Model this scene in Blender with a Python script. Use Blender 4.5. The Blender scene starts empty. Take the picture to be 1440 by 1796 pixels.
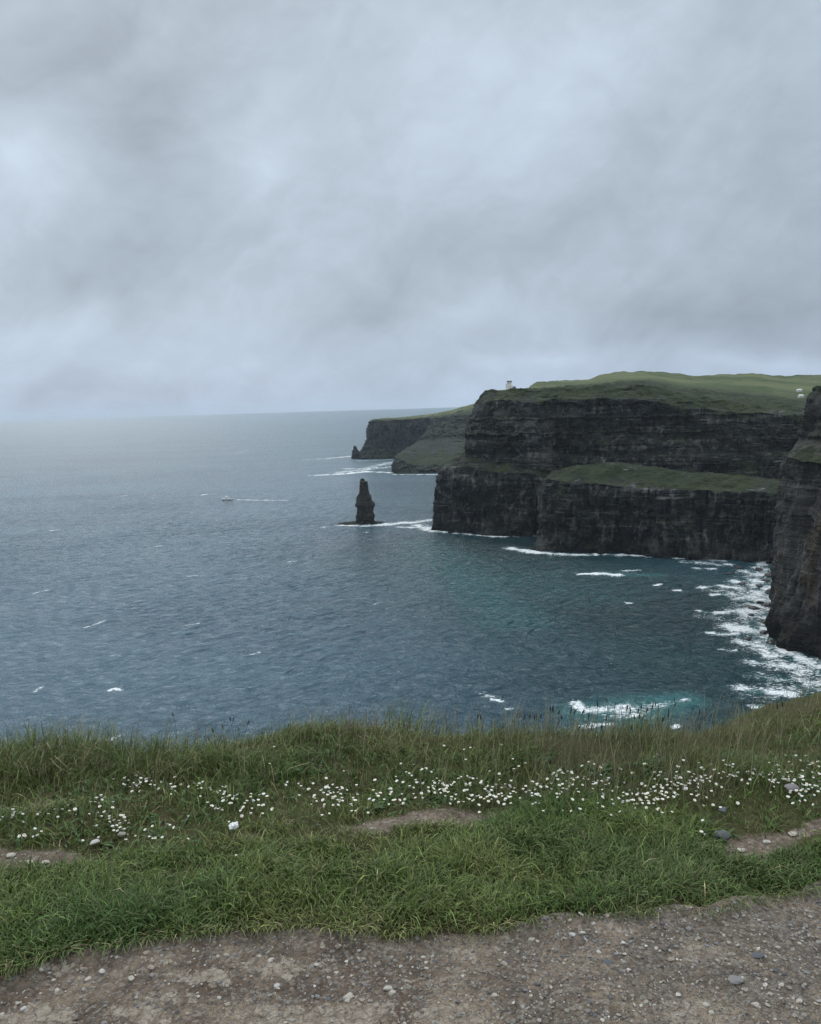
import bpy, bmesh, math, random
import numpy as np
from mathutils import Matrix, Vector

rng = np.random.default_rng(7)
random.seed(7)
SC = bpy.context.scene
COL = SC.collection

# ------------------------------------------------------------------ camera
FOC, CZ = 1420.0, 171.6                 # focal length in photo pixels, eye height above the sea (m)
PITCH, ROLL = math.radians(7.65), math.radians(1.72)
FW = np.array([0, math.cos(PITCH), -math.sin(PITCH)])
U0 = np.array([0, math.sin(PITCH), math.cos(PITCH)])
R0 = np.array([1.0, 0, 0])
RT = R0 * math.cos(ROLL) - U0 * math.sin(ROLL)
UP = U0 * math.cos(ROLL) + R0 * math.sin(ROLL)
CAM = np.array([0, 0, CZ])

cam_d = bpy.data.cameras.new("camera")
cam = bpy.data.objects.new("camera", cam_d)
COL.objects.link(cam)
m = Matrix.Identity(4)
for i in range(3):
    m[i][0], m[i][1], m[i][2], m[i][3] = RT[i], UP[i], -FW[i], CAM[i]
cam.matrix_world = m
cam_d.sensor_fit = 'HORIZONTAL'
cam_d.sensor_width = 36
cam_d.lens = 36 * FOC / 1440
cam_d.clip_start = 0.05
cam_d.clip_end = 80000
SC.camera = cam


def ray(px, py):
    return FW + RT * ((px - 720) / FOC) + UP * ((898 - py) / FOC)


def at(px, py, y):                       # world point at forward distance y
    d = ray(px, py)
    return d * (y / d[1]) + CAM


def on(px, py, z=0.0):                   # world point at height z
    d = ray(px, py)
    return d * ((z - CZ) / d[2]) + CAM


# ------------------------------------------------------------------ node helper
class NT:
    def __init__(self, tree):
        self.t = tree
        self.n = tree.nodes
        self.l = tree.links

    def new(self, typ, props=None, **inp):
        n = self.n.new(typ)
        for k, v in (props or {}).items():
            setattr(n, k, v)
        for k, v in inp.items():
            key = int(k[1:]) if k[0] == 'i' and k[1:].isdigit() else k.replace('_', ' ')
            self.put(n.inputs[key], v)
        return n

    def put(self, sock, v):
        if isinstance(v, bpy.types.NodeSocket):
            self.l.new(v, sock)
        elif isinstance(v, bpy.types.Node):
            self.l.new(v.outputs[0], sock)
        elif hasattr(sock.default_value, '__len__') and not hasattr(v, '__len__'):
            sock.default_value = [v] * len(sock.default_value)
        elif hasattr(sock.default_value, '__len__'):
            v = list(v)
            if len(sock.default_value) == 4 and len(v) == 3:
                v.append(1)
            sock.default_value = v
        else:
            sock.default_value = v

    def math(self, op, a, b=0.0, c=0.0, clamp=False):
        n = self.n.new('ShaderNodeMath')
        n.operation = op
        n.use_clamp = clamp
        for s, v in zip(n.inputs, (a, b, c)):
            self.put(s, v)
        return n.outputs[0]

    def step(self, v, lo, hi, to0=0.0, to1=1.0):
        n = self.n.new('ShaderNodeMapRange')
        n.interpolation_type = 'SMOOTHSTEP'
        self.put(n.inputs[0], v)
        for i, x in enumerate((lo, hi, to0, to1)):
            self.put(n.inputs[i + 1], x)
        return n.outputs[0]

    def mix(self, f, a, b, blend='MIX'):
        n = self.n.new('ShaderNodeMix')
        n.data_type = 'RGBA'
        n.blend_type = blend
        self.put(n.inputs[0], f)
        self.put(n.inputs[6], a)
        self.put(n.inputs[7], b)
        return n.outputs[2]

    def noise(self, vec, scale, detail=3.0, rough=0.55, dist=0.0):
        n = self.new('ShaderNodeTexNoise', Vector=vec, Scale=scale, Detail=detail, Roughness=rough, Distortion=dist)
        return n.outputs[0]

    def mapping(self, vec, scale=(1, 1, 1), rot=(0, 0, 0), loc=(0, 0, 0), typ='POINT'):
        n = self.new('ShaderNodeMapping', {'vector_type': typ}, Vector=vec)
        n.inputs['Location'].default_value = loc
        n.inputs['Rotation'].default_value = rot
        n.inputs['Scale'].default_value = scale
        return n.outputs[0]

    def ramp(self, f, stops):
        n = self.n.new('ShaderNodeValToRGB')
        self.put(n.inputs[0], f)
        e = n.color_ramp.elements
        while len(e) < len(stops):
            e.new(0.5)
        for el, (p, c) in zip(e, stops):
            el.position = p
            el.color = (c[0], c[1], c[2], 1)
        return n.outputs[0]


# ------------------------------------------------------------------ sky and light
SUN_EL, SUN_AZ = math.radians(36), math.radians(-22)     # azimuth from +Y, clockwise
world = bpy.data.worlds.new("World")
SC.world = world
world.use_nodes = True
W = NT(world.node_tree)
W.n.clear()
SKY_LOBES = [  # px, py, half-width px, half-height px, rotation deg, gain : where the cloud deck is thin (+) or thick (-)
    (440, 290, 130, 150, 15, .17), (30, 280, 150, 110, 0, .17), (830, 110, 330, 280, 0, .12), (970, 150, 90, 260, -30, .07),
    (1090, 60, 320, 220, 0, .06), (90, 390, 220, 200, 0, .07), (360, 520, 110, 110, 0, .07), (800, 545, 240, 60, 18, .10),
    (1330, 632, 420, 34, -1, .09), (950, 625, 320, 30, 2, .09), (30, 570, 140, 60, 0, .09), (160, 585, 110, 70, 0, .07),
    (480, 560, 230, 120, 0, .05), (720, 260, 260, 200, 0, .05), (300, 640, 600, 60, 0, .03),
    (110, 130, 330, 240, 0, -.10), (250, 250, 130, 200, 10, -.11), (300, 440, 220, 150, 0, -.10), (130, 490, 190, 110, 10, -.13),
    (650, 555, 190, 100, 20, -.14), (760, 440, 380, 150, 10, -.09), (1250, 560, 480, 110, 5, -.20), (1370, 340, 300, 420, 20, -.10),
    (340, 110, 200, 260, 0, -.07), (1080, 400, 300, 160, 15, -.06), (600, 60, 160, 120, 0, -.04), (180, 690, 700, 50, 0, -.05)]
tc = W.new('ShaderNodeTexCoord')
sep = W.new('ShaderNodeSeparateXYZ', Vector=tc.outputs['Generated'])
az = W.math('ARCTAN2', sep.outputs[0], sep.outputs[1])
el = W.math('ARCSINE', sep.outputs[2])
ang = W.new('ShaderNodeCombineXYZ', X=az, Y=el, Z=0.0).outputs[0]
wn = W.new('ShaderNodeTexNoise', Vector=ang, Scale=5.5, Detail=3.0, Roughness=0.5)
wv = W.new('ShaderNodeVectorMath', {'operation': 'SUBTRACT'}, i0=wn.outputs['Color'], i1=(.5, .5, .5)).outputs[0]
wv = W.new('ShaderNodeVectorMath', {'operation': 'MULTIPLY'}, i0=wv, i1=(.11, .09, 0)).outputs[0]
warp = W.new('ShaderNodeVectorMath', {'operation': 'ADD'}, i0=ang, i1=wv).outputs[0]
acc = 1.0
for (px, py, sx, sy, rot, g) in SKY_LOBES:
    d = ray(px, py)
    d = d / np.linalg.norm(d)
    a0, e0 = math.atan2(d[0], d[1]), math.asin(d[2])
    mp = W.mapping(warp, scale=(1.25 * sx / FOC, 1.25 * sy / FOC, 1), rot=(0, 0, math.radians(rot)), loc=(a0, e0, 0), typ='TEXTURE')
    gr = W.new('ShaderNodeTexGradient', {'gradient_type': 'QUADRATIC_SPHERE'}, Vector=mp)
    acc = W.math('MULTIPLY_ADD', gr.outputs[1], g * 1.5, acc)
fb = W.noise(W.mapping(warp, scale=(1, 1.2, 1), rot=(0, 0, -.35)), 7.5, 6.0, 0.55, 0.15)
acc = W.math('ADD', acc, W.step(fb, .3, .7, -.042, .042))
fb2 = W.noise(W.mapping(warp, scale=(1, 1.6, 1)), 24.0, 4.0, 0.55, 0.2)
fb3 = W.noise(W.mapping(warp, scale=(3.6, .8, 1), rot=(0, 0, math.radians(42)), typ='TEXTURE'), 6.5, 5.0, 0.55, 0.1)
acc = W.math('ADD', acc, W.step(fb3, .3, .7, -.07, .07))
acc = W.math('ADD', acc, W.step(fb2, .3, .7, -.03, .03))
grad = W.ramp(W.math('MULTIPLY_ADD', el, 1 / 1.6, 0.0625), [(0.0, (.385, .475, .615)), (.065, (.385, .472, .605)), (.13, (.395, .468, .552)), (.335, (.405, .472, .545)), (.43, (.92, 1.0, 1.07)), (1.0, (1.55, 1.62, 1.68))])
ten = W.new('ShaderNodeVectorMath', {'operation': 'SCALE'}, i0=grad)
W.put(ten.inputs['Scale'], W.math('MULTIPLY', acc, 12.0))
nishita = W.new('ShaderNodeTexSky', {'sky_type': 'NISHITA', 'sun_disc': False, 'sun_elevation': SUN_EL, 'sun_rotation': SUN_AZ, 'air_density': 1.0, 'dust_density': 1.0})
skyc = W.mix(0.03, ten.outputs[0], nishita.outputs[0])
bg = W.new('ShaderNodeBackground', Color=skyc, Strength=0.1)
W.l.new(bg.outputs[0], W.new('ShaderNodeOutputWorld').inputs[0])

sun_d = bpy.data.lights.new("sun", 'SUN')
sun_d.energy = 0.9
sun_d.angle = math.radians(20)
sun_d.color = (1.0, .98, .95)
sun = bpy.data.objects.new("sun", sun_d)
COL.objects.link(sun)
sdir = Vector((math.sin(SUN_AZ) * math.cos(SUN_EL), math.cos(SUN_AZ) * math.cos(SUN_EL), math.sin(SUN_EL)))
sun.rotation_euler = sdir.to_track_quat('Z', 'Y').to_euler()
sun.location = (0, 0, 300)

vs = SC.view_settings
vs.view_transform = 'Standard'
vs.look = 'None'
vs.exposure = 0.0
vs.gamma = 1.0
SC.cycles.use_denoising = True
SC.cycles.denoising_prefilter = 'NONE'
SC.cycles.max_bounces = 6
SC.cycles.diffuse_bounces = 3
SC.cycles.glossy_bounces = 3
SC.cycles.transparent_max_bounces = 16
SC.cycles.volume_bounces = 1


# ------------------------------------------------------------------ numpy noise and mesh helpers
def _hash(ix, iy, iz, seed):
    h = (ix.astype(np.int64) * 374761393 + iy.astype(np.int64) * 668265263 + iz.astype(np.int64) * 2147483647 + seed * 974711) & 0xFFFFFFFF
    h = ((h ^ (h >> 13)) * 1274126177) & 0xFFFFFFFF
    h = ((h ^ (h >> 16)) * 2246822519) & 0xFFFFFFFF
    return (h ^ (h >> 15)).astype(np.float64) / 0xFFFFFFFF * 2 - 1


def vn(x, y, z=0.0, seed=0):             # smooth value noise, -1..1
    x, y, z = np.broadcast_arrays(np.asarray(x, float), np.asarray(y, float), np.asarray(z, float))
    ix, iy, iz = np.floor(x), np.floor(y), np.floor(z)
    fx, fy, fz = x - ix, y - iy, z - iz
    fx, fy, fz = (f * f * f * (f * (f * 6 - 15) + 10) for f in (fx, fy, fz))
    out = 0
    for dx in (0, 1):
        for dy in (0, 1):
            for dz in (0, 1):
                w = (fx if dx else 1 - fx) * (fy if dy else 1 - fy) * (fz if dz else 1 - fz)
                out = out + w * _hash(ix + dx, iy + dy, iz + dz, seed)
    return out


def fbm(x, y, z=0.0, oct=4, seed=0, gain=.5):
    a, s, t = 1.0, 0.0, 0.0
    for o in range(oct):
        s = s + a * vn(np.asarray(x) * 2 ** o, np.asarray(y) * 2 ** o, np.asarray(z) * 2 ** o, seed + o * 17)
        t += a
        a *= gain
    return s / t * 1.6


def sstep(v, a, b):
    t = np.clip((v - a) / (b - a), 0, 1)
    return t * t * (3 - 2 * t)


def mesh_np(name, verts, faces_list, smooth=True):
    """faces_list: list of int arrays (n,k); k may differ per array."""
    me = bpy.data.meshes.new(name)
    verts = np.asarray(verts, np.float32).reshape(-1, 3)
    me.vertices.add(len(verts))
    me.vertices.foreach_set('co', verts.ravel())
    loops = np.concatenate([f.ravel() for f in faces_list]).astype(np.int32)
    sizes = np.concatenate([np.full(len(f), f.shape[1], np.int32) for f in faces_list])
    starts = np.concatenate([[0], np.cumsum(sizes)[:-1]]).astype(np.int32)
    me.loops.add(len(loops))
    me.loops.foreach_set('vertex_index', loops)
    me.polygons.add(len(sizes))
    me.polygons.foreach_set('loop_start', starts)
    me.polygons.foreach_set('use_smooth', np.full(len(sizes), smooth, bool))
    me.update(calc_edges=True)
    return me


def grid_faces(nr, nc):
    i = np.arange(nr * nc).reshape(nr, nc)
    return np.stack([i[:-1, :-1], i[:-1, 1:], i[1:, 1:], i[1:, :-1]], -1).reshape(-1, 4)


def fattr(me, name, vals):
    a = me.attributes.new(name, 'FLOAT', 'POINT')
    a.data.foreach_set('value', np.asarray(vals, np.float32).ravel())


def cattr(me, name, rgb):
    a = me.attributes.new(name, 'FLOAT_COLOR', 'POINT')
    c = np.ones((len(rgb), 4), np.float32)
    c[:, :3] = rgb
    a.data.foreach_set('color', c.ravel())


def link(name, me, mat=None, parent=None):
    o = bpy.data.objects.new(name, me)
    COL.objects.link(o)
    if mat is not None:
        for mm in (mat if isinstance(mat, (list, tuple)) else [mat]):
            if mm.name not in [x.name for x in me.materials if x]:
                me.materials.append(mm)
    if parent is not None:
        o.parent = parent
    return o


def tag(o, label=None, cat=None, group=None, kind=None):
    for k, v in (('label', label), ('category', cat), ('group', group), ('kind', kind)):
        if v:
            o[k] = v
    return o


def empty(name, loc):
    o = bpy.data.objects.new(name, None)
    o.location = loc
    COL.objects.link(o)
    return o


def new_mat(name):
    mt = bpy.data.materials.new(name)
    mt.use_nodes = True
    t = NT(mt.node_tree)
    t.n.clear()
    return mt, t


def out(t, bsdf):
    t.l.new(bsdf.outputs[0], t.new('ShaderNodeOutputMaterial').inputs[0])


def simple_mat(name, col, rough=.7, var=.25, scale=6.0, bump=0.0):
    mt, t = new_mat(name)
    co = t.new('ShaderNodeTexCoord').outputs['Object']
    n = t.noise(co, scale, 4)
    c = t.mix(n, [x * (1 - var) for x in col], [x * (1 + var) for x in col])
    b = t.new('ShaderNodeBsdfPrincipled', Base_Color=c, Roughness=rough)
    if bump:
        t.put(b.inputs['Normal'], t.new('ShaderNodeBump', Height=t.noise(co, scale * 3, 4), Strength=.6, Distance=bump))
    out(t, b)
    return mt


# ------------------------------------------------------------------ materials of the setting
def cliff_material(name, dark, mid, pale, strat=.16, tan=0.0):
    mt, t = new_mat(name)
    geo = t.new('ShaderNodeNewGeometry')
    pos = geo.outputs['Position']
    nz = t.new('ShaderNodeSeparateXYZ', Vector=geo.outputs['True Normal']).outputs[2]
    beds = t.noise(t.mapping(pos, scale=(.012, .012, strat)), 1.0, 5, .62, .25)
    joints = t.noise(t.mapping(pos, scale=(.16, .16, .022)), 1.0, 5, .6, .3)
    blot = t.noise(pos, .022, 4, .55)
    zup = t.step(t.new('ShaderNodeSeparateXYZ', Vector=pos).outputs[2], 60, 100, .22, .60)
    f = t.math('ADD', t.math('MULTIPLY', beds, zup), t.math('MULTIPLY', joints, t.math('SUBTRACT', 1.0, zup)))
    f = t.math('ADD', f, t.math('MULTIPLY', t.math('SUBTRACT', t.noise(pos, .12, 5, .7), .5), .55))
    c = t.ramp(f, [(.34, dark), (.46, mid), (.55, mid), (.66, pale)])
    c = t.mix(t.step(blot, .42, .66, 0, .85), c, dark)
    c = t.mix(.5, c, t.ramp(f, [(.36, dark), (.54, mid), (.66, pale)]))
    # pale drip streaks and thin pale beds
    drip = t.noise(t.mapping(pos, scale=(.24, .24, .016)), 1.0, 3, .5)
    spot = t.noise(pos, .05, 2)
    c = t.mix(t.math('MULTIPLY', t.step(drip, .59, .70), t.step(spot, .48, .62, 0, .8)), c, pale)
    thin = t.noise(t.mapping(pos, scale=(.02, .02, .55)), 1.0, 2, .5)
    c = t.mix(t.math('MULTIPLY', t.step(thin, .60, .68), t.step(t.noise(pos, .03, 2), .44, .6, 0, .8)), c, [x * 1.15 for x in pale])
    if tan:
        tn = t.noise(t.mapping(pos, scale=(.05, .05, .018)), 1.0, 3)
        zz = t.new('ShaderNodeSeparateXYZ', Vector=pos).outputs[2]
        c = t.mix(t.math('MULTIPLY', t.step(tn, .46, .62, 0, tan), t.math('MULTIPLY', t.step(zz, 20, 40), t.step(zz, 110, 70))), c, (.085, .058, .030))
        c = t.mix(t.math('MULTIPLY', t.step(joints, .4, .6, .2, .8), t.step(zz, 26, 8)), c, (.038, .030, .018))
    zq = t.new('ShaderNodeSeparateXYZ', Vector=pos).outputs[2]
    c = t.mix(t.math('MULTIPLY', t.step(t.math('ADD', zq, t.math('MULTIPLY', joints, -16.0)), 6, -4), .75), c, (.006, .007, .008))
    big = t.noise(t.mapping(pos, scale=(.014, .014, .030)), 1.0, 4, .6, .4)
    c = t.mix(t.step(big, .50, .62, 0, .55), c, [x * .45 for x in dark])
    c = t.mix(t.step(big, .47, .36, 0, .40), c, [x * .75 for x in pale])
    # turf on ledges and tops
    veg = t.new('ShaderNodeAttribute', {'attribute_name': 'veg'}).outputs['Fac']
    vn_ = t.math('ADD', t.math('MULTIPLY', t.noise(pos, .035, 6, .7), .7), t.math('MULTIPLY', t.noise(pos, .16, 3, .6), .3))
    vm = t.step(t.math('ADD', veg, t.math('MULTIPLY', t.math('SUBTRACT', vn_, .5), 3.2)), .40, .66)
    led = t.math('MULTIPLY', t.step(nz, .45, .75), t.step(vn_, .42, .58, .1, .75))
    vm = t.math('MAXIMUM', vm, led)
    g1 = t.mix(t.step(t.noise(pos, .018, 4, .6), .35, .65), (.017, .032, .010), (.044, .056, .020))
    g1 = t.mix(t.step(t.noise(pos, .14, 6, .75), .40, .66), g1, (.013, .020, .008))
    lush = t.new('ShaderNodeAttribute', {'attribute_name': 'lush'}).outputs['Fac']
    g2 = t.mix(t.step(t.noise(t.mapping(pos, scale=(.006, .012, .01)), 1.0, 4, .6), .38, .62), (.060, .090, .034), (.125, .148, .066))
    g1 = t.mix(t.step(t.math('ADD', lush, t.math('MULTIPLY', t.math('SUBTRACT', vn_, .5), .8)), .3, .7), g1, g2)
    c = t.mix(vm, c, g1)
    hgt = t.math('ADD', t.math('MULTIPLY', t.noise(t.mapping(pos, scale=(.05, .05, .5)), 1.0, 5, .65), .9), t.noise(t.mapping(pos, scale=(.35, .35, .06)), 1.0, 5, .65))
    bm = t.new('ShaderNodeBump', Height=hgt, Strength=1.0, Distance=4.2)
    b = t.new('ShaderNodeBsdfPrincipled', Base_Color=c, Roughness=.85, Normal=bm)
    b.inputs['Specular IOR Level'].default_value = .2
    out(t, b)
    return mt


M_CLIFF = cliff_material('cliff_rock', (.006, .007, .009), (.020, .022, .025), (.19, .19, .185))
M_NEAR = cliff_material('stained_cliff_rock', (.014, .014, .015), (.062, .061, .058), (.14, .135, .125), tan=.6)
M_FAR = cliff_material('hazed_far_cliff_rock', (.022, .025, .029), (.038, .042, .046), (.06, .063, .066), strat=.06)  # lighter, flatter rock tones: some of the distance haze is painted in


# ------------------------------------------------------------------ cliffs: rows of key lines along the coast, filled with strata
def strata_table(seed, zmax=260):
    r = np.random.default_rng(seed)
    zs = np.arange(-20, zmax, .5)
    v = np.zeros_like(zs)
    z = -20.0
    while z < zmax:
        h = r.choice([1.8, 3, 4.5, 6.5, 9], p=[.2, .3, .25, .15, .1]) * r.uniform(.8, 1.2)
        v[(zs >= z)] = r.uniform(-1, 1)
        z += h
    k = np.ones(2) / 2
    return zs, np.convolve(v, k, 'same')


def coast(name, rows, ns, segs, mat, seed, amp=1.0, smooth=10, s_range=None):
    """rows: key lines from the water up, each a list of (s, point); segs: per gap (subdivisions, roughness, veg0, veg1, lush0, lush1)."""
    s0, s1 = s_range
    S = np.linspace(s0, s1, ns)
    K = []
    for r in rows:
        sv = [q[0] for q in r]
        pts = np.array([q[1] for q in r], float)
        line = np.stack([np.interp(S, sv, pts[:, k]) for k in range(3)], 1)
        kern = np.hanning(2 * smooth + 3)[1:-1]
        kern /= kern.sum()
        pad = np.concatenate([np.repeat(line[:1], smooth, 0), line, np.repeat(line[-1:], smooth, 0)])
        line = np.stack([np.convolve(pad[:, k], kern, 'valid') for k in range(3)], 1)
        K.append(line)
    V, RG, VG, LU = [], [], [], []
    for gi, (n, rough, v0, v1, l0, l1) in enumerate(segs):
        last = gi == len(segs) - 1
        nxt = segs[gi + 1][1] if not last else rough
        for j in range(n + (1 if last else 0)):
            t = j / n
            V.append(K[gi] * (1 - t) + K[gi + 1] * t)
            # blend roughness towards the next band
            RG.append(np.full(ns, rough if t < .8 else rough + (nxt - rough) * (t - .8) / .4))
            VG.append(np.full(ns, v0 + (v1 - v0) * t))
            LU.append(np.full(ns, l0 + (l1 - l0) * t))
    V, RG, VG, LU = np.array(V), np.array(RG), np.array(VG), np.array(LU)
    # horizontal outward normal
    T = np.gradient(V, axis=1)
    kern = np.ones(25) / 25
    for k in range(2):
        T[:, :, k] = np.apply_along_axis(lambda a: np.convolve(np.pad(a, 12, 'edge'), kern, 'valid'), 1, T[:, :, k])
    N = np.stack([T[:, :, 1], -T[:, :, 0], np.zeros_like(T[:, :, 0])], -1)
    N /= np.linalg.norm(N, axis=2, keepdims=True) + 1e-9
    x, y, z = V[..., 0], V[..., 1], V[..., 2]
    zs, st = strata_table(seed)
    zw = z + 2.5 * vn(x / 120, y / 120, 0, seed) + .8 * vn(x / 25, y / 25, 0, seed + 1)
    lay = np.interp(zw, zs, st)
    low = sstep(z, 88, 62) if name == 'headland_cliff' else (sstep(z, 120, 80) * .7)
    d = (2.6 - 1.7 * low) * lay * (.75 + .55 * vn(x / 35, y / 35, z / 20, seed + 2))
    d += 7.0 * fbm(x / 70, y / 70, z / 160, 2, seed + 3)
    d += 4.5 * (1 - 2 * np.abs(fbm(x / 34, y / 34, z / 130, 2, seed + 8)))
    d += 4.2 * (1 - 2 * np.abs(fbm(x / 16, y / 16, z / 90, 3, seed + 4)))          # buttresses and clefts
    d += 2.2 * fbm(x / 5, y / 5, z / 9, 3, seed + 5)
    d += low * (3.4 * (1 - 2 * np.abs(fbm(x / 9, y / 9, z / 75, 3, seed + 12))) + 1.5 * np.round(2 * vn(x / 6, y / 6, z / 14, seed + 13)) / 2)
    d += 2.2 * np.round(1.5 * fbm(x / 18, y / 18, z / 10, 2, seed + 14)) / 1.5
    d = (d - d.mean()) * RG * amp
    # keep the grown-over bands lumpy
    lump = 2.2 * fbm(x / 22, y / 22, z / 22, 4, seed + 6)
    V = V + N * d[..., None]
    V[..., 2] += 2.4 * fbm(x / 14, y / 14, z / 40, 3, seed + 7) * RG * sstep(z, 20, 60) * amp
    V[..., 2] += 2.4 * lump * (1 - RG) * np.clip(VG, 0, 1) * (1 - .72 * sstep(LU, .1, .6))
    nr = V.shape[0]
    me = mesh_np(name, V.reshape(-1, 3), [grid_faces(nr, ns)], smooth=False)
    fattr(me, 'veg', VG)
    fattr(me, 'lush', LU)
    o = link(name, me, mat)
    return o, V


def below(row, z=-9):
    return [(s, np.array([p[0], p[1], z])) for s, p in row]


def back_of(row, dy, dz):
    return [(s, p + np.array([p[0] / p[1] * dy, dy, dz])) for s, p in row]


w_ = lambda *a: np.array(a, float)
# main headland: tower promontory, then the low bench in front of the long wall
base = [(0, w_(160, 1250, 0)), (1, on(757, 929)), (2, on(800, 934)), (3, on(870, 939)), (4, on(925, 942)), (4.5, w_(202, 1050, 0)), (5.6, at(933, 955, 968)*np.array([1,1,0])), (6, on(951, 964)),
        (6.5, on(985, 967)), (7, on(1060, 970)), (8, on(1190, 977)), (9, on(1290, 984)), (10, on(1370, 991)), (11, w_(406, 760, 0)), (12, w_(400, 690, 0))]
rim = [(0, w_(178, 1250, 85)), (1, at(774, 818, 1100)), (2, at(806, 820, 1075)), (3, at(868, 826, 1045)), (4, at(927, 831, 1025)), (4.5, at(985, 834, 1055)), (5.6, at(952, 841, 975)), (6, at(968, 844, 935)),
       (6.5, at(1000, 847, 915)), (7, at(1065, 850, 893)), (8, at(1195, 858, 860)), (9, at(1295, 864, 832)), (10, at(1378, 870, 806)), (11, at(1485, 876, 768)), (12, at(1560, 880, 710))]
hump = [(0, w_(190, 1255, 93)), (1, at(796, 806, 1110)), (2, at(815, 811, 1084)), (3, at(870, 818, 1056)), (4, at(929, 827, 1031)), (4.5, at(985, 830, 1059)), (5.6, at(966, 828, 990)), (6, at(984, 824, 955)),
        (6.5, at(1012, 818, 945)), (7, at(1070, 813, 930)), (8, at(1195, 830, 895)), (9, at(1292, 836, 868)), (10, at(1378, 844, 845)), (11, at(1485, 850, 800)), (12, at(1570, 850, 730))]
back = [(0, w_(200, 1255, 100)), (1, at(816, 791, 1120)), (2, at(826, 802, 1092)), (3, at(873, 810, 1066)), (4, at(931, 823, 1036)), (4.5, at(985, 826, 1063)), (6, at(1000, 824, 1040)),
        (6.5, at(1040, 819, 1035)), (7, at(1085, 815, 1025)), (8, at(1190, 830, 1000)), (9, at(1290, 836, 985)), (10, at(1385, 843, 965)), (11, at(1490, 830, 900)), (12, at(1590, 830, 780))]
umid = [(0, w_(215, 1258, 135)), (1, at(820, 757, 1124)), (2, at(835, 757, 1100)), (3, at(878, 757, 1073)), (4, at(934, 757, 1048)), (4.5, at(975, 757, 1066)), (6, at(1003, 757, 1058)),
        (6.5, at(1045, 757, 1048)), (7, at(1085, 757, 1040)), (8, at(1190, 765, 1020)), (9, at(1295, 775, 1005)), (10, at(1395, 780, 990)), (11, at(1500, 785, 930)), (12, at(1620, 780, 800))]
urim = [(0, w_(240, 1262, 168)), (1, at(833, 709, 1130)), (2, at(850, 704, 1112)), (3, at(888, 703, 1084)), (4, at(943, 702, 1064)), (4.5, at(978, 701, 1072)), (6, at(1006, 700, 1066)),
        (6.5, at(1048, 698, 1056)), (7, at(1088, 698, 1050)), (7.5, at(1140, 703, 1040)), (8, at(1190, 713, 1032)), (9, at(1300, 723, 1015)), (10, at(1405, 728, 1000)), (11, at(1510, 733, 940)), (12, at(1640, 730, 820))]
crest = [(0, w_(250, 1270, 183)), (1, at(848, 687, 1140)), (2, at(862, 685.5, 1130)), (3, at(893, 685, 1110)), (4, at(946, 683, 1100)), (4.5, at(980, 681.5, 1100)), (6, at(1010, 680, 1095)),
         (6.5, at(1050, 678, 1090)), (7, at(1090, 676, 1085)), (7.5, at(1140, 679, 1075)), (8, at(1190, 690, 1060)), (9, at(1300, 706, 1045)), (10, at(1408, 719, 1030)), (11, at(1515, 722, 970)), (12, at(1650, 715, 840))]
sward = [(0, w_(270, 1290, 185)), (1, at(858, 685, 1155)), (2, at(874, 684, 1160)), (3, at(900, 683.5, 1160)), (4, at(935, 682, 1180)), (4.5, at(965, 680, 1300)), (6, at(1000, 677, 1350)),
         (6.5, at(1048, 673, 1350)), (7, at(1090, 667, 1350)), (7.5, at(1140, 666, 1350)), (8, at(1195, 676, 1350)), (9, at(1295, 684, 1350)), (10, at(1400, 694, 1320)), (11, at(1500, 700, 1320)), (12, at(1600, 700, 1300))]
skyl = [(0, w_(290, 1300, 186)), (1, at(870, 684, 1175)), (2, at(886, 683, 1180)), (3, at(905, 682.6, 1190)), (4, at(926, 681, 1240)), (4.3, at(934, 674, 1400)), (4.5, at(941, 669.5, 1600)), (6, at(990, 667.5, 1700)),
        (6.5, at(1037, 665.5, 1720)), (6.58, at(1044, 658.5, 1620)), (7, at(1085, 652.5, 1600)), (7.5, at(1130, 650.5, 1620)), (8, at(1190, 655, 1650)), (8.2, at(1215, 659, 1650)), (9, at(1290, 656, 1650)),
        (9.5, at(1325, 655, 1650)), (9.6, at(1345, 658, 1650)), (10, at(1375, 659, 1700)), (11, at(1440, 657, 1700)), (12, at(1560, 655, 1700))]
rows = [below(base), base, rim, hump, back, umid, urim, crest, sward, skyl, back_of(skyl, 500, -25)]
segs = [(5, 1, 0, 0, 0, 0), (74, 1, -.35, -.05, 0, 0), (14, .25, .75, .9, 0, 0), (24, .2, .95, .6, 0, 0), (38, 1, .42, -.1, 0, 0), (44, 1, -.1, .42, 0, 0), (16, .45, .62, .8, 0, 0),
        (26, .08, .8, 1, 0, .55), (22, .02, 1, 1, .55, 1), (8, 0, 1, 1, 1, 1)]
o, MAIN_V = coast('headland_cliff', rows, 950, segs, M_CLIFF, 11, 1.0, 9, (0, 12))
me = o.data
nsM = 950
vg = np.zeros(len(me.vertices), np.float32)
me.attributes['veg'].data.foreach_get('value', vg)
sg = np.tile(np.linspace(0, 12, nsM), len(vg) // nsM)
ri = np.repeat(np.arange(len(vg) // nsM), nsM)
led = (ri >= 79) & (ri < 117)
vg = np.where(led, vg - np.interp(sg, [0, 2.3, 2.8, 3.4, 3.9, 4.6, 5.9, 6.3, 9, 10, 12], [1.1, 1.0, .2, .2, .9, 1.0, .25, .08, .12, .3, .4]), vg)
me.attributes['veg'].data.foreach_set('value', vg)
tag(o, 'long dark layered sea cliff with a grassy bench and green top, carrying the tower', 'cliff', kind='structure')

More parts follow.
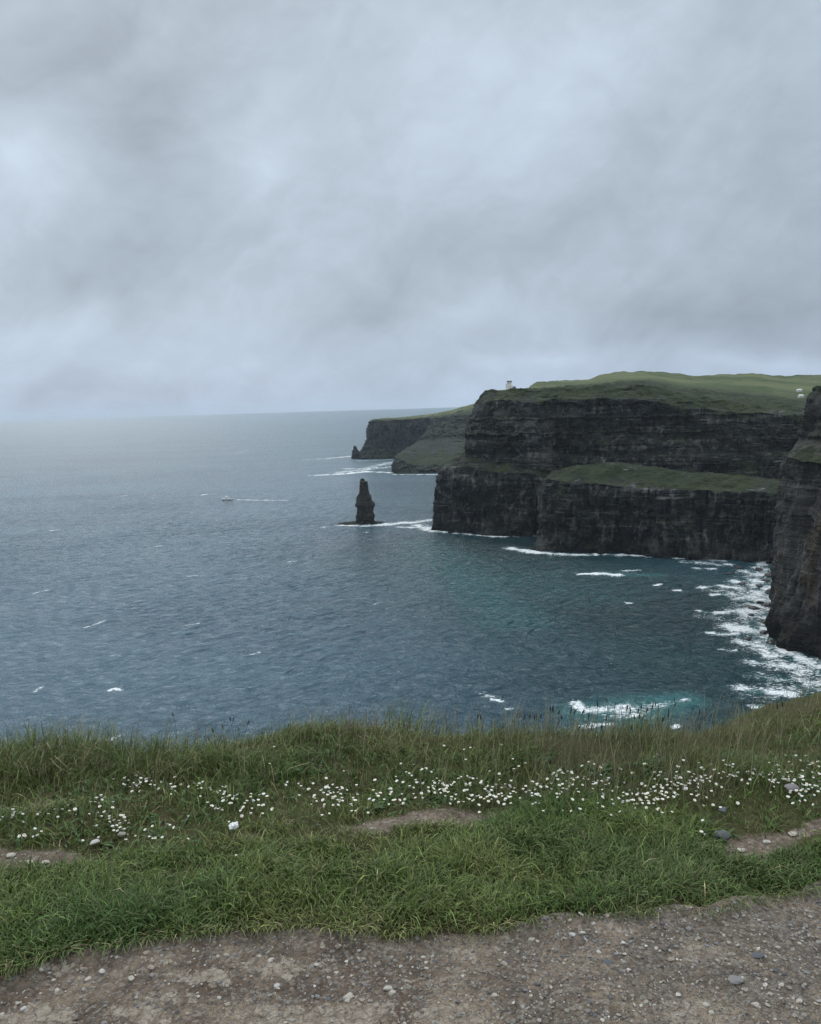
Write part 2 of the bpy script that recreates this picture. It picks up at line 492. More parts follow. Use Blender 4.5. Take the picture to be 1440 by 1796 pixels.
# near headland on the far right of the bay
cb = [(0, w_(335, 690, 0)), (1, on(1341, 1110)), (1.5, on(1371, 1136)), (2, on(1440, 1158)), (3, w_(330, 440, 0)), (4, w_(420, 300, 0))]
cl1 = [(0, w_(338, 690, 55)), (1, at(1350, 1050, 569)), (1.5, at(1379, 1060, 540)), (2, at(1445, 1070, 508)), (3, w_(333, 445, 40)), (4, w_(424, 305, 40))]
cl2 = [(0, w_(342, 690, 95)), (1, at(1367, 950, 576)), (1.5, at(1391, 955, 546)), (2, at(1452, 960, 515)), (3, w_(337, 450, 85)), (4, w_(430, 310, 85))]
cl3 = [(0, w_(346, 692, 112)), (1, at(1379, 880, 581)), (1.5, at(1399, 885, 552)), (2, at(1458, 890, 520)), (3, w_(340, 455, 112)), (4, w_(435, 315, 112))]
crim = [(0, w_(348, 692, 124)), (1, at(1382, 797, 583)), (1.5, at(1402, 805, 556)), (2, at(1460, 814, 525)), (3, w_(343, 458, 138)), (4, w_(440, 318, 138))]
chump = [(0, w_(352, 695, 130)), (1, at(1391, 787, 591)), (1.5, at(1410, 792, 567)), (2, at(1465, 799, 540)), (3, w_(350, 468, 146)), (4, w_(450, 325, 146))]
cback = [(0, w_(358, 698, 136)), (1, at(1404, 765, 599)), (1.5, at(1423, 768, 579)), (2, at(1475, 770, 553)), (3, w_(358, 480, 152)), (4, w_(460, 330, 152))]
curim = [(0, w_(362, 700, 160)), (1, at(1415, 710, 604)), (1.5, at(1431, 712, 585)), (2, at(1482, 715, 561)), (3, w_(362, 488, 170)), (4, w_(465, 335, 170))]
ccr = [(0, w_(366, 702, 172)), (1, at(1422, 681, 609)), (1.5, at(1436, 680, 591)), (2, at(1488, 678, 569)), (3, w_(368, 495, 180)), (4, w_(470, 340, 180))]
cla = [(0, w_(420, 720, 175)), (1, at(1450, 677, 650)), (1.5, at(1465, 677, 640)), (2, at(1520, 676, 620)), (3, w_(450, 540, 183)), (4, w_(560, 360, 183))]
rows = [below(cb), cb, cl1, cl2, cl3, crim, chump, cback, curim, ccr, cla]
segs = [(6, 1, 0, 0, 0, 0), (60, 1, -.5, -.4, 0, 0), (56, 1, -.4, -.2, 0, 0), (36, 1, -.1, .05, 0, 0), (50, 1, 0, .25, 0, 0), (10, .3, .7, .8, 0, 0), (14, .3, .7, .4, 0, 0), (36, 1, .3, .1, 0, 0), (18, .9, .1, .4, 0, 0), (12, .2, .7, 1, 0, .2)]
o, C_V = coast('near_cliff', rows, 620, segs, M_NEAR, 23, .6, 10, (0, 4))
tag(o, 'dark cliff at the edge of the bay with ochre stains and surf at its foot', 'cliff', kind='structure')

# far headland
db = [(0, w_(-90, 3200, 0)), (1, on(619, 806)), (1.3, on(650, 805.5)), (2, on(700, 803.5)), (3, w_(70, 2500, 0)), (3.5, on(689, 829.5)), (4, on(730, 830.5)), (5, on(780, 830)), (6, on(850, 832))]
dr = [(0, w_(-88, 3200, 40)), (1, at(631, 790, 2600)), (1.3, at(652, 786, 2590)), (2, at(701, 790, 2590)), (3, at(755, 790, 2510)), (3.5, at(690.5, 800, 2050)), (4, at(731, 815, 2025)), (5, at(781, 816, 2005)), (6, at(850, 815, 1990))]
df = [(0, w_(-86, 3200, 60)), (1, at(640, 775, 2605)), (1.3, at(654, 770, 2598)), (2, at(703, 778, 2600)), (3, at(752, 770, 2520)), (3.5, at(735, 772, 2280)), (4, at(775, 768, 2250)), (5, at(815, 768, 2200)), (6, at(870, 765, 2150))]
du = [(0, w_(-84, 3200, 108)), (1, at(646.5, 740, 2615)), (1.3, at(660, 737.5, 2605)), (2, at(706, 736, 2620)), (3, at(748, 733, 2560)), (3.5, at(770, 734, 2400)), (4, at(795, 728, 2350)), (5, at(825, 728, 2300)), (6, at(880, 728, 2250))]
dc = [(0, w_(-80, 3210, 112)), (1, at(651, 736, 2630)), (1.3, at(664, 734.5, 2620)), (2, at(708, 732.5, 2640)), (3, at(750, 728, 2600)), (3.5, at(785, 722, 2430)), (4, at(808, 715, 2400)), (5, at(835, 707.5, 2380)), (6, at(885, 704, 2350))]
dl = [(0, w_(0, 3300, 112)), (1, at(668, 734.5, 2750)), (1.3, at(690, 733, 2800)), (2, at(730, 729.5, 2850)), (3, at(765, 724.5, 2800)), (3.5, at(792, 719, 2700)), (4, at(815, 712.5, 2700)), (5, at(840, 706, 2700)), (6, at(890, 703, 2700))]
rows = [below(db), db, dr, df, du, dc, dl, back_of(dl, 600, -30)]
segs = [(3, 1, 0, 0, 0, 0), (22, 1, -.4, -.1, 0, 0), (26, .5, .55, -.1, .25, .25), (26, 1, -.1, -.1, 0, 0), (8, .3, .3, .9, .2, .9), (10, .05, 1, 1, 1, 1), (6, 0, 1, 1, 1, 1)]
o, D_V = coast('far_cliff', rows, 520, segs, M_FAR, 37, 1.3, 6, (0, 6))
# the green apron only grows on the nearer half of the far headland
me = o.data
vg = np.zeros(len(me.vertices), np.float32)
me.attributes['veg'].data.foreach_get('value', vg)
nsD = 520
sg = np.tile(np.linspace(0, 6, nsD), len(vg) // nsD)
rowi = np.repeat(np.arange(len(vg) // nsD), nsD)
apron = (rowi >= 25) & (rowi < 51)
vg = np.where(apron, np.where(sg > 3.3, vg + .35 * sstep(sg, 3.3, 3.9), vg - .6), vg)
me.attributes['veg'].data.foreach_set('value', vg)
tag(o, 'hazy far sea cliff with a green apron beyond the tower headland', 'cliff', kind='structure')


# ------------------------------------------------------------------ sea
def axis(parts):
    a = [np.arange(lo, hi, st) for lo, hi, st in parts]
    return np.unique(np.concatenate(a + [np.array([parts[-1][1]])]))


gx = np.geomspace(480, 26000, 26)
X = np.concatenate([-np.geomspace(1530, 26000, 20)[::-1], np.arange(-1500, -900, 8.0), np.arange(-900, -560, 4.0), np.arange(-560, 470, 2.0), gx])
gy = np.geomspace(2900, 26000, 22)
Y = np.concatenate([[-26000, -12000, -4000, -1000, -200, 0, 120, 240], np.arange(330, 800, 1.7), np.arange(800, 1250, 2.4), np.arange(1250, 1700, 4.0), np.arange(1700, 2890, 8.0), gy])
XX, YY = np.meshgrid(X, Y)


def foamline(pts, wid, strength=1.0, soft=1.0):
    """coverage of a surf line through photo-located sea points, wid in metres"""
    P = np.array([on(a, b)[:2] for a, b in pts])
    if np.isscalar(wid):
        wid = [wid] * len(P)
    if len(P) == 1:
        P = np.concatenate([P, P + .5])
        wid = list(wid) * 2
    res = np.zeros_like(XX)
    for i in range(len(P) - 1):
        a, b = P[i], P[i + 1]
        d = b - a
        L2 = d @ d + 1e-9
        wm = max(wid) * 3
        ys = (Y > min(a[1], b[1]) - wm) & (Y < max(a[1], b[1]) + wm)
        xs = (X > min(a[0], b[0]) - wm) & (X < max(a[0], b[0]) + wm)
        if not ys.any() or not xs.any():
            continue
        sub = np.ix_(ys, xs)
        px, py = XX[sub] - a[0], YY[sub] - a[1]
        t = np.clip((px * d[0] + py * d[1]) / L2, 0, 1)
        dist = np.hypot(px - t * d[0], py - t * d[1])
        wloc = wid[i] + (wid[i + 1] - wid[i]) * t
        res[sub] = np.maximum(res[sub], strength * np.exp(-(dist / wloc) ** 2 / soft))
    return res


FOAM = np.zeros_like(XX)
SURF = [
    ([(757, 930), (800, 935), (870, 941), (932, 940)], [7, 5, 3, 6], 1.0),
    ([(592, 921), (640, 922), (700, 918), (757, 912)], [5, 11, 16, 14], .95), ([(735, 921), (760, 931)], 12, 1.0), ([(560, 925), (600, 921)], 5, .5),
    ([(700, 924), (757, 926)], 8, .7),
    ([(893, 961), (935, 968), (985, 972), (1045, 973)], [8, 10, 8, 4], 1.0), ([(1045, 971), (1100, 973), (1150, 976), (1212, 980)], [4, 6, 4, 4], 1.0),
    ([(1208, 985), (1272, 990)], 9, .85), ([(1220, 996), (1250, 997)], 5, .8), ([(1245, 982), (1270, 984)], 5, .7),
    ([(1020, 1006), (1050, 1006), (1082, 1008)], [6, 8, 7], 1.05), ([(1090, 1001), (1120, 1000)], 3, .7),
    ([(1228, 1030), (1262, 1026)], 5, .85), ([(1252, 1043), (1282, 1041)], 6, .85), ([(1150, 1026), (1158, 1024)], 2.5, .9), ([(1183, 1035), (1194, 1035)], 3, 1),
    ([(1100, 1056), (1107, 1056)], 2.5, 1), ([(1224, 1070), (1252, 1076)], 3, .95), ([(1255, 1074), (1300, 1074)], 5, .85),
    ([(1250, 1110), (1290, 1112)], 6, .9), ([(1262, 1139), (1290, 1139)], 2.5, .8), ([(1235, 1108), (1250, 1108)], 2, .7),
    ([(1290, 1020), (1345, 1018)], 12, .75), ([(1275, 1028), (1330, 1035), (1345, 1030)], 11, .8), ([(1310, 1050), (1345, 1052)], 14, .85), ([(1310, 1002), (1345, 985)], 9, .62),
    ([(1305, 1072), (1350, 1080)], 15, .92), ([(1295, 1100), (1340, 1105)], 15, .95), ([(1310, 1125), (1365, 1135)], 10, .95), ([(1350, 1130), (1400, 1152), (1440, 1168), (1500, 1180)], [8, 8, 10, 10], 1.0),
    ([(1320, 1160), (1380, 1168), (1440, 1180)], 8, .78), ([(1330, 1185), (1440, 1198)], 10, .66), ([(1305, 1207), (1390, 1218)], 7, .95), ([(1320, 1238), (1345, 1240)], 4, .9),
    ([(1400, 1205), (1500, 1215)], 9, .7), ([(1330, 1000), (1330, 1060), (1330, 1110), (1400, 1165), (1500, 1200)], [20, 24, 24, 26, 26], .62), ([(1340, 1215), (1480, 1200)], 18, .46), ([(1250, 1035), (1330, 1040)], 12, .45),
    ([(1240, 1080), (1330, 1095)], 12, .4), ([(1345, 1150), (1370, 1150)], 4, .9),
    ([(1008, 1232), (1024, 1246)], 4, 1.1), ([(1040, 1246), (1080, 1243), (1130, 1240)], [6, 9, 7], .82), ([(1130, 1240), (1205, 1226)], [6, 3], .68), ([(1060, 1256), (1130, 1252)], 6, .65),
    ([(1020, 1272), (1060, 1270)], 4, .8), ([(1180, 1276), (1188, 1272)], 2.2, 1.1),
    ([(865, 1226), (880, 1228)], 3, .8), ([(890, 1243), (897, 1242)], 2, .9), ([(848, 1216), (870, 1224)], 4, .5),
    ([(532, 806), (575, 804), (617, 800)], [8, 16, 18], 1.0), ([(545, 834), (600, 831), (640, 827), (690, 829)], [10, 20, 20, 14], .95), ([(600, 828), (690, 818)], 32, .62), ([(640, 822), (690, 810)], 28, .6), ([(690, 832), (730, 832), (780, 832)], 6, 1.0),
    ([(630, 808), (690, 806)], 12, .8), ([(605, 822), (650, 822)], 16, .8),
    ([(60, 1213), (76, 1203)], 1.5, .9), ([(194, 1210), (204, 1206), (212, 1210)], 2.0, .95), ([(190, 1298), (206, 1291)], 1.8, .95), ([(596, 1188), (604, 1186)], 1.6, .9), ([(655, 1060), (668, 1056)], 2, .75),
    ([(150, 1100), (185, 1088)], 2.0, .7), ([(330, 1095), (350, 1092)], 2.0, .6), ([(420, 793), (428, 792)], 9, .9), ([(270, 958), (282, 957)], 3, .8), ([(505, 985), (520, 984)], 2.6, .7), ([(90, 930), (104, 929)], 4, .8),
    ([(210, 870), (222, 869)], 5, .8), ([(355, 868), (366, 866)], 4, .9), ([(60, 1040), (84, 1034)], 2.4, .7), ([(640, 933), (644, 933)], 3, .9), ([(440, 1148), (455, 1144)], 1.8, .7), ([(330, 1010), (345, 1008)], 3, .6),
    ([(411, 876), (430, 876.5), (460, 877), (505, 877.5)], [5, 5, 4.5, 3], .95),
]
for pts, wd, s in SURF:
    FOAM = np.maximum(FOAM, foamline(pts, wd, s))
AER = np.maximum.reduce([FOAM * .9,
    foamline([(1020, 1248), (1110, 1246), (1200, 1226)], [14, 22, 12], .95, 1.6), foamline([(1030, 1262), (1150, 1256)], [16, 14], .7, 1.6), foamline([(1060, 1006), (1150, 1008)], [12, 10], .7, 1.5),
    foamline([(1300, 1030), (1320, 1080), (1340, 1120), (1440, 1180)], [25, 25, 20, 22], .45, 1.5), foamline([(1310, 1210), (1440, 1200)], 20, .35, 1.5),
    foamline([(600, 924), (760, 935)], 14, .35, 2), foamline([(740, 960), (830, 1010), (1000, 1040)], [50, 70, 60], .42, 2), foamline([(742, 952), (790, 985), (840, 1030), (900, 1085)], [36, 46, 50, 40], .52, 1.8), foamline([(890, 968), (1200, 985)], 16, .25, 2)])
FOAM *= np.clip(1 + .5 * fbm(XX / 9, YY / 14, 0, 2, 5), .4, 1.4)
# wind waves: a sum of directional wave trains, sharper at the crests
SPX = np.repeat(np.gradient(X)[None], len(Y), 0)
SPY = np.repeat(np.gradient(Y)[:, None], len(X), 1)
SP = np.maximum(SPX, SPY)
WZ = np.zeros_like(XX)
wr = np.random.default_rng(21)
WX_ = XX + 6 * vn(XX / 60, YY / 60, 0, 51)
WY_ = YY + 6 * vn(XX / 60, YY / 60, 0, 52)
for lam, amp_ in [(52, .20), (38, .20), (29, .22), (23, .25), (19, .26), (16, .27), (13.5, .27), (11.5, .25), (9.8, .22), (8.4, .19), (7.2, .16), (6.3, .13), (5.5, .11)]:
    for rep in range(3):
        th = math.radians(-66) + wr.normal(0, .62 if lam < 30 else .3)
        k_ = 2 * math.pi / (lam * wr.uniform(.9, 1.1))
        ph = k_ * (WX_ * math.cos(th) + WY_ * math.sin(th)) + wr.uniform(0, 6.28)
        env = .55 + .45 * np.sin(k_ * .13 * (WX_ * math.sin(th) - WY_ * math.cos(th)) + k_ * .09 * WX_ + wr.uniform(0, 6.28))
        WZ += amp_ * .62 * env * (1.6 * (1 - np.abs(np.sin(ph / 2))) - .6) * sstep(lam / np.maximum(SP, .1), 1.8, 4.5)
WZ *= .75 + .35 * fbm(XX / 160, YY / 240, 0, 2, 53)
sea_me = mesh_np('sea', np.stack([XX, YY, WZ - .2], -1), [grid_faces(len(Y), len(X))], smooth=True)
fattr(sea_me, 'foam', FOAM)
fattr(sea_me, 'aer', AER)
fattr(sea_me, 'bay', np.clip(foamline([(820, 960), (1000, 1010), (1200, 1080), (1350, 1160)], [130, 150, 150, 150], 1.0, 1.6) * 1.15, 0, 1))  # mask for the darker bay water, partly the cliffs' painted reflection

mt, t = new_mat('sea_water')
pos = t.new('ShaderNodeNewGeometry').outputs['Position']
WR = -.22
swell = t.noise(t.mapping(pos, scale=(.022, .034, 1), rot=(0, 0, .5)), 1.0, 2, .5, .4)
chop = t.noise(t.mapping(pos, scale=(.10, .13, 1), rot=(0, 0, .5)), 1.0, 5, .62, .6)
rip = t.noise(t.mapping(pos, scale=(.22, .42, 1), rot=(0, 0, WR + .3)), 1.0, 4, .6, .3)
h = t.math('ADD', t.math('MULTIPLY', swell, 5.0), t.math('ADD', t.math('MULTIPLY', chop, 5.2), t.math('MULTIPLY', rip, .8)))
foam_a = t.new('ShaderNodeAttribute', {'attribute_name': 'foam'}).outputs['Fac']
aer_a = t.new('ShaderNodeAttribute', {'attribute_name': 'aer'}).outputs['Fac']
fn = t.noise(t.mapping(pos, scale=(.16, .26, 1), rot=(0, 0, WR)), 1.0, 7, .72, 1.2)
fn2 = t.noise(t.mapping(pos, scale=(.5, .7, 1)), 1.0, 4, .65, .8)
lace = t.math('SUBTRACT', 1.0, t.math('MULTIPLY', t.math('ABSOLUTE', t.math('SUBTRACT', t.noise(t.mapping(pos, scale=(.11, .2, 1), rot=(0, 0, .3)), 1.0, 5, .6, 1.6), .5)), 7.0), clamp=True)
fsum = t.math('ADD', t.math('MULTIPLY_ADD', foam_a, .88, t.math('MULTIPLY', lace, .22)), t.math('ADD', t.math('MULTIPLY', t.math('SUBTRACT', fn, .5), 2.3), t.math('MULTIPLY', t.math('SUBTRACT', fn2, .5), 1.5)))
fmask = t.math('MULTIPLY', t.step(fsum, .48, 1.05), t.step(foam_a, .06, .3))
gust = t.noise(t.mapping(pos, scale=(.0022, .005, 1), rot=(0, 0, .3)), 1.0, 3, .55)
deep = t.mix(t.step(gust, .35, .65), (.024, .070, .104), (.038, .096, .134))
bay = t.new('ShaderNodeAttribute', {'attribute_name': 'bay'}).outputs['Fac']
deep = t.mix(bay, deep, t.mix(t.step(gust, .35, .65), (.004, .026, .034), (.008, .044, .052)))  # bay's own teal, darkened with part of the cliffs' reflection as colour
body = t.mix(t.step(t.math('ADD', aer_a, t.math('MULTIPLY', t.math('SUBTRACT', fn, .5), 1.4)), .12, 1.1), deep, (.032, .135, .142))
bmp = t.new('ShaderNodeBump', Height=h, Strength=1.0, Distance=1.0)
wb = t.new('ShaderNodeBsdfPrincipled', Base_Color=body, Roughness=t.step(t.new('ShaderNodeSeparateXYZ', Vector=pos).outputs[1], 900, 3000, .09, .34), IOR=1.34, Normal=bmp)
fbump = t.new('ShaderNodeBump', Height=fn, Strength=.6, Distance=1.5)
fbs = t.new('ShaderNodeBsdfPrincipled', Base_Color=t.mix(t.step(fn2, .3, .7), (.50, .57, .60), (.82, .84, .85)), Roughness=.9, Normal=fbump)
fbs.inputs['Specular IOR Level'].default_value = .1
out(t, t.new('ShaderNodeMixShader', i0=fmask, i1=wb.outputs[0], i2=fbs.outputs[0]))
M_SEA = mt
tag(link('sea', sea_me, M_SEA), 'choppy grey blue sea with white surf along the cliffs', 'sea', kind='structure')


# ------------------------------------------------------------------ sea stacks and rocks
def stack_mesh(name, prof, Yd, depth=.8, seed=0, nseg=72, sub=7, amp=.5):
    """prof: (py, x left, x right) in photo pixels from top to foot at forward distance Yd -> closed weathered rock column (local coords)"""
    L = np.array([at(a, y, Yd) for y, a, b in prof])
    Rr = np.array([at(b, y, Yd) for y, a, b in prof])
    C = (L + Rr) / 2
    rad = np.linalg.norm(Rr - L, axis=1) / 2
    n = len(prof)
    tt = np.linspace(0, n - 1, (n - 1) * sub + 1)
    cx = np.interp(tt, range(n), C[:, 0])
    cz = np.interp(tt, range(n), C[:, 2])
    rr = np.interp(tt, range(n), rad)
    th = np.linspace(0, 2 * math.pi, nseg, endpoint=False)
    sq = 1 / np.maximum(np.abs(np.cos(th)), np.abs(np.sin(th))) ** .35
    x = cx[:, None] + rr[:, None] * np.cos(th) * sq
    y = Yd + rr[:, None] * depth * np.sin(th) * sq
    z = np.repeat(cz[:, None], nseg, 1)
    zs, st = strata_table(seed + 3)
    d = (.9 * np.interp(z + .3 * np.sin(th * 3), zs, st) + 1.3 * np.round(1.6 * fbm(x / 6, y / 6, z / 8, 2, seed)) / 1.6 + .8 * fbm(x / 4, y / 4, z / 4, 3, seed + 1) + .5 * fbm(x / 2, y / 2, z / 2, 2, seed + 9)) * amp
    d = d * np.clip(rr[:, None] / 7, .45, 1)
    x = x + d * np.cos(th)
    y = y + d * np.sin(th)
    z = z + .5 * amp * vn(x / 3, y / 3, z / 3, seed + 5)
    org = np.array([cx[-1], Yd, 0.0])
    V = np.stack([x, y, z], -1).reshape(-1, 3)
    V = np.concatenate([V, [[cx[0], Yd, cz[0] + .8 * amp]]]) - org
    i = np.arange(len(tt) * nseg).reshape(len(tt), nseg)
    j = np.roll(i, -1, 1)
    q = np.stack([i[:-1], i[1:], j[1:], j[:-1]], -1).reshape(-1, 4)
    cap = np.stack([i[0], j[0], np.full(nseg, len(V) - 1)], -1)
    me = mesh_np(name, V, [q, cap], smooth=False)
    fattr(me, 'veg', np.full(len(V), -.2))
    fattr(me, 'lush', np.zeros(len(V)))
    return me, org


M_STACK = cliff_material('stack_rock', (.020, .020, .020), (.042, .040, .037), (.085, .08, .07), strat=.25)
Ys = on(640, 917)[1]
me, org = stack_mesh('sea_stack', [(839, 634, 637), (841, 632.6, 639.5), (844, 632, 640.5), (845, 631.8, 644), (851, 630.8, 644.5), (860, 630, 647), (868, 629, 648.5), (869.5, 626.8, 650), (878, 625.5, 651), (880, 625, 653.5), (884, 624, 656.5), (889, 624, 656), (891, 625.6, 655), (900, 625.6, 655), (902, 624.6, 656), (910, 624.5, 657), (917, 623.5, 658.5), (922, 622, 660)], Ys, .8, 4, amp=.85)
stk = tag(link('sea_stack', me, M_STACK), 'tall narrow dark rock stack standing alone in the sea before the tower headland', 'sea stack')
stk.location = org
me, org2 = stack_mesh('rock_shelf', [(915.5, 603, 662), (916.8, 594, 671), (918.5, 587, 677), (922, 584, 682)], Ys, .35, 8, amp=.8)
sh = link('rock_shelf', me, M_STACK, stk)
sh.location = tuple(org2 - org)
Yt = on(623, 804)[1] - 6
me, org = stack_mesh('sea_stack', [(782, 621, 624), (785, 619.8, 625.5), (790, 618.5, 628), (797, 617.5, 630), (804, 616, 633), (808, 615, 634)], Yt, .8, 14, amp=1.2)
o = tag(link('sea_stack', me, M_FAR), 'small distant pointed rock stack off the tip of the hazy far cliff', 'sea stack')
o.location = org
Yp = on(760, 929)[1] + 2
me, org = stack_mesh('rock_pinnacle', [(854, 762.3, 765.5), (858, 762, 766.5), (870, 762, 767), (890, 761.5, 769), (910, 759, 771), (930, 756, 774), (934, 755, 775)], Yp, 1.0, 19, amp=.6)
o = tag(link('rock_pinnacle', me, M_CLIFF), 'thin dark rock pinnacle leaning against the seaward corner of the tower headland', 'rock')
o.location = org


def rock_mesh(name, rx, ry, rz, seed, sub=3, rough=.35):
    bm = bmesh.new()
    bmesh.ops.create_icosphere(bm, subdivisions=sub, radius=1)
    co = np.array([v.co[:] for v in bm.verts])
    r = 1 + rough * fbm(co[:, 0] * 1.1 + seed * 3.1, co[:, 1] * 1.1, co[:, 2] * 1.1, 3, seed)
    q = np.round(r * 7) / 7 * .6 + r * .4
    co = co * q[:, None] * np.array([rx, ry, rz])
    for v, c in zip(bm.verts, co):
        v.co = c
    me = bpy.data.meshes.new(name)
    bm.to_mesh(me)
    bm.free()
    return me


sea_rocks = [(1346, 1092, 5, 3.2), (1322, 1068, 4, 2.2), (1334, 1058, 3.6, 2.0), (1312, 1064, 2.6, 1.5), (1350, 1040, 4.5, 3), (1311, 1122, 2.4, 1.6), (1302, 1024, 3, 1.7), (1346, 1062, 4.2, 2.4),
             (1330, 1028, 3, 1.8), (1352, 1010, 5, 2.6), (1318, 1079, 2.6, 1.5), (1296, 996, 4, 1.8), (1330, 1000, 4.5, 2.2), (1340, 1110, 3, 2), (1280, 1006, 3, 1.3), (1352, 1128, 3.4, 2.4), (1344, 1019, 3.5, 2)]
M_WET = simple_mat('wet_rock', (.022, .020, .019), .35, .4, .5, .3)
rock_var = [rock_mesh('sea_rock', 1, .8, .7, 40 + k) for k in range(5)]
for k, (px, py, s, hh) in enumerate(sea_rocks):
    o = link('sea_rock', rock_var[k % 5], M_WET)
    p = on(px, py)
    o.location = (p[0], p[1], hh * .25)
    o.scale = (s, s * 1.1, hh * 1.1)
    o.rotation_euler = (0, 0, k * 1.7)
    tag(o, 'dark wet rock awash in the white surf below the ochre-stained cliff', 'rock', 'rocks awash in the surf')


# ------------------------------------------------------------------ small buildings on the headland
def add_box(bm, x0, x1, y0, y1, z0, z1):
    vs_ = [bm.verts.new(c) for c in ((x0, y0, z0), (x1, y0, z0), (x1, y1, z0), (x0, y1, z0), (x0, y0, z1), (x1, y0, z1), (x1, y1, z1), (x0, y1, z1))]
    for f in ((0, 3, 2, 1), (4, 5, 6, 7), (0, 1, 5, 4), (1, 2, 6, 5), (2, 3, 7, 6), (3, 0, 4, 7)):
        bm.faces.new([vs_[i] for i in f])


def add_lathe(bm, prof, n=32, cx=0, cy=0):
    rings = []
    for r, z in prof:
        rings.append([bm.verts.new((cx + r * math.cos(2 * math.pi * k / n), cy + r * math.sin(2 * math.pi * k / n), z)) for k in range(n)])
    for a, b in zip(rings, rings[1:]):
        for k in range(n):
            bm.faces.new((a[k], a[(k + 1) % n], b[(k + 1) % n], b[k]))
    bm.faces.new(rings[-1])
    bm.faces.new(rings[0][::-1])


def bm_obj(name, bm, mat, parent=None, loc=None):
    bmesh.ops.recalc_face_normals(bm, faces=bm.faces)
    me = bpy.data.meshes.new(name)
    bm.to_mesh(me)
    bm.free()
    o = link(name, me, mat, parent)
    if loc is not None:
        o.location = loc
    return o


M_STONE = simple_mat('pale_stone', (.68, .66, .61), .85, .3, 1.2, .08)
M_STONE_D = simple_mat('dark_stone', (.17, .175, .18), .85, .3, 1.2, .08)
M_DARKWOOD = simple_mat('dark_opening', (.03, .03, .03), .8, .2, 2)
M_WHITE = simple_mat('white_render', (.62, .62, .60), .8, .1, 1)
M_SLATE = simple_mat('slate_roof', (.09, .095, .10), .6, .3, 2)
tp = at(893.5, 683.5, 1172)
tw = tag(empty('lookout_tower', (tp[0], tp[1], tp[2] - .9)), 'small pale stone round lookout tower standing on the cliff top', 'tower')
bm = bmesh.new()
add_lathe(bm, [(5.2, 0), (4.9, 1.5), (4.6, 5), (4.4, 7.2), (3.3, 7.4), (3.2, 11.4)])
bm_obj('tower_wall', bm, M_STONE, tw)
bm = bmesh.new()
add_lathe(bm, [(3.25, 11.4), (3.55, 11.7), (3.55, 12.9), (2.9, 12.9), (2.9, 12.2)], 32)
for k in range(10):
    a = 2 * math.pi * k / 10
    add_box(bm, 3.2 * math.cos(a) - .35, 3.2 * math.cos(a) + .35, 3.2 * math.sin(a) - .35, 3.2 * math.sin(a) + .35, 12.9, 13.6)
bm_obj('parapet', bm, M_STONE_D, tw)
for (wx, wz) in ((-1.2, 9.2), (1.1, 5.2), (-2.3, 4.6)):
    bm = bmesh.new()
    rr = 3.25 if wz > 7.4 else 4.62
    add_box(bm, wx - .35, wx + .35, -math.sqrt(rr * rr - wx * wx) - .08, -math.sqrt(rr * rr - wx * wx) + .4, wz - .7, wz + .7)
    bm_obj('window', bm, M_DARKWOOD, tw)
bm = bmesh.new()
add_lathe(bm, [(1.5, 0), (1.45, 8.6), (1.7, 8.8), (1.7, 9.6), (1.2, 9.6)], 20, -3.8, 1.2)
bm_obj('turret', bm, M_STONE, tw)
hp = at(901, 682.5, 1175)
hut = tag(empty('stone_hut', (hp[0] + .5, hp[1], hp[2] - 1.2)), 'low dark stone hut beside the pale tower', 'hut')
bm = bmesh.new()
add_box(bm, -2, 2.2, -2.2, 2.2, 0, 3.6)
bm_obj('wall', bm, M_STONE_D, hut)
bm = bmesh.new()
vsx = [bm.verts.new(c) for c in ((-2.4, -2.6, 3.6), (2.6, -2.6, 3.6), (2.6, 2.6, 3.6), (-2.4, 2.6, 3.6), (-2.4, 0, 5.2), (2.6, 0, 5.2))]
for f in ((0, 1, 5, 4), (2, 3, 4, 5), (0, 4, 3), (1, 2, 5), (0, 3, 2, 1)):
    bm.faces.new([vsx[i] for i in f])
bm_obj('roof', bm, M_SLATE, hut)


def land_z(px, py, lo=1040, hi=1660):      # first hit of the sight line on the main headland top
    V = MAIN_V[-60:].reshape(-1, 3)
    d = V - CAM
    a = d @ FW
    u = 720 + FOC * (d @ RT) / a
    v = 898 - FOC * (d @ UP) / a
    k = np.argmin((u - px) ** 2 + (v - py) ** 2 + np.where(a < 900, 1e6, 0))
    return V[k]


def cottage(px, py, wd, lab):
    p = land_z(px, py)
    r = tag(empty('white_cottage', (p[0], p[1], p[2] - .6)), lab, 'cottage')
    bm = bmesh.new()
    add_box(bm, -wd, wd, -3, 3, 0, 3.4)
    bm_obj('wall', bm, M_WHITE, r)
    bm = bmesh.new()
    q = [bm.verts.new(c) for c in ((-wd - .3, -3.4, 3.4), (wd + .3, -3.4, 3.4), (wd + .3, 3.4, 3.4), (-wd - .3, 3.4, 3.4), (-wd * .7, 0, 5.2), (wd * .7, 0, 5.2))]
    for f in ((0, 1, 5, 4), (2, 3, 4, 5), (0, 4, 3), (1, 2, 5), (0, 3, 2, 1)):
        bm.faces.new([q[i] for i in f])
    bm_obj('roof', bm, M_WHITE, r)
    for dx in (-wd * .5, wd * .4):
        bm = bmesh.new()
        add_box(bm, dx - .5, dx + .5, -3.06, -2.9, 1, 2.3)
        bm_obj('window', bm, M_DARKWOOD, r)


cottage(1402, 687, 4, 'tiny white cottage high on the green slope, the upper of the two pale spots')
cottage(1405, 697, 3.5, 'tiny pale farm building on the green slope just below the white cottage')

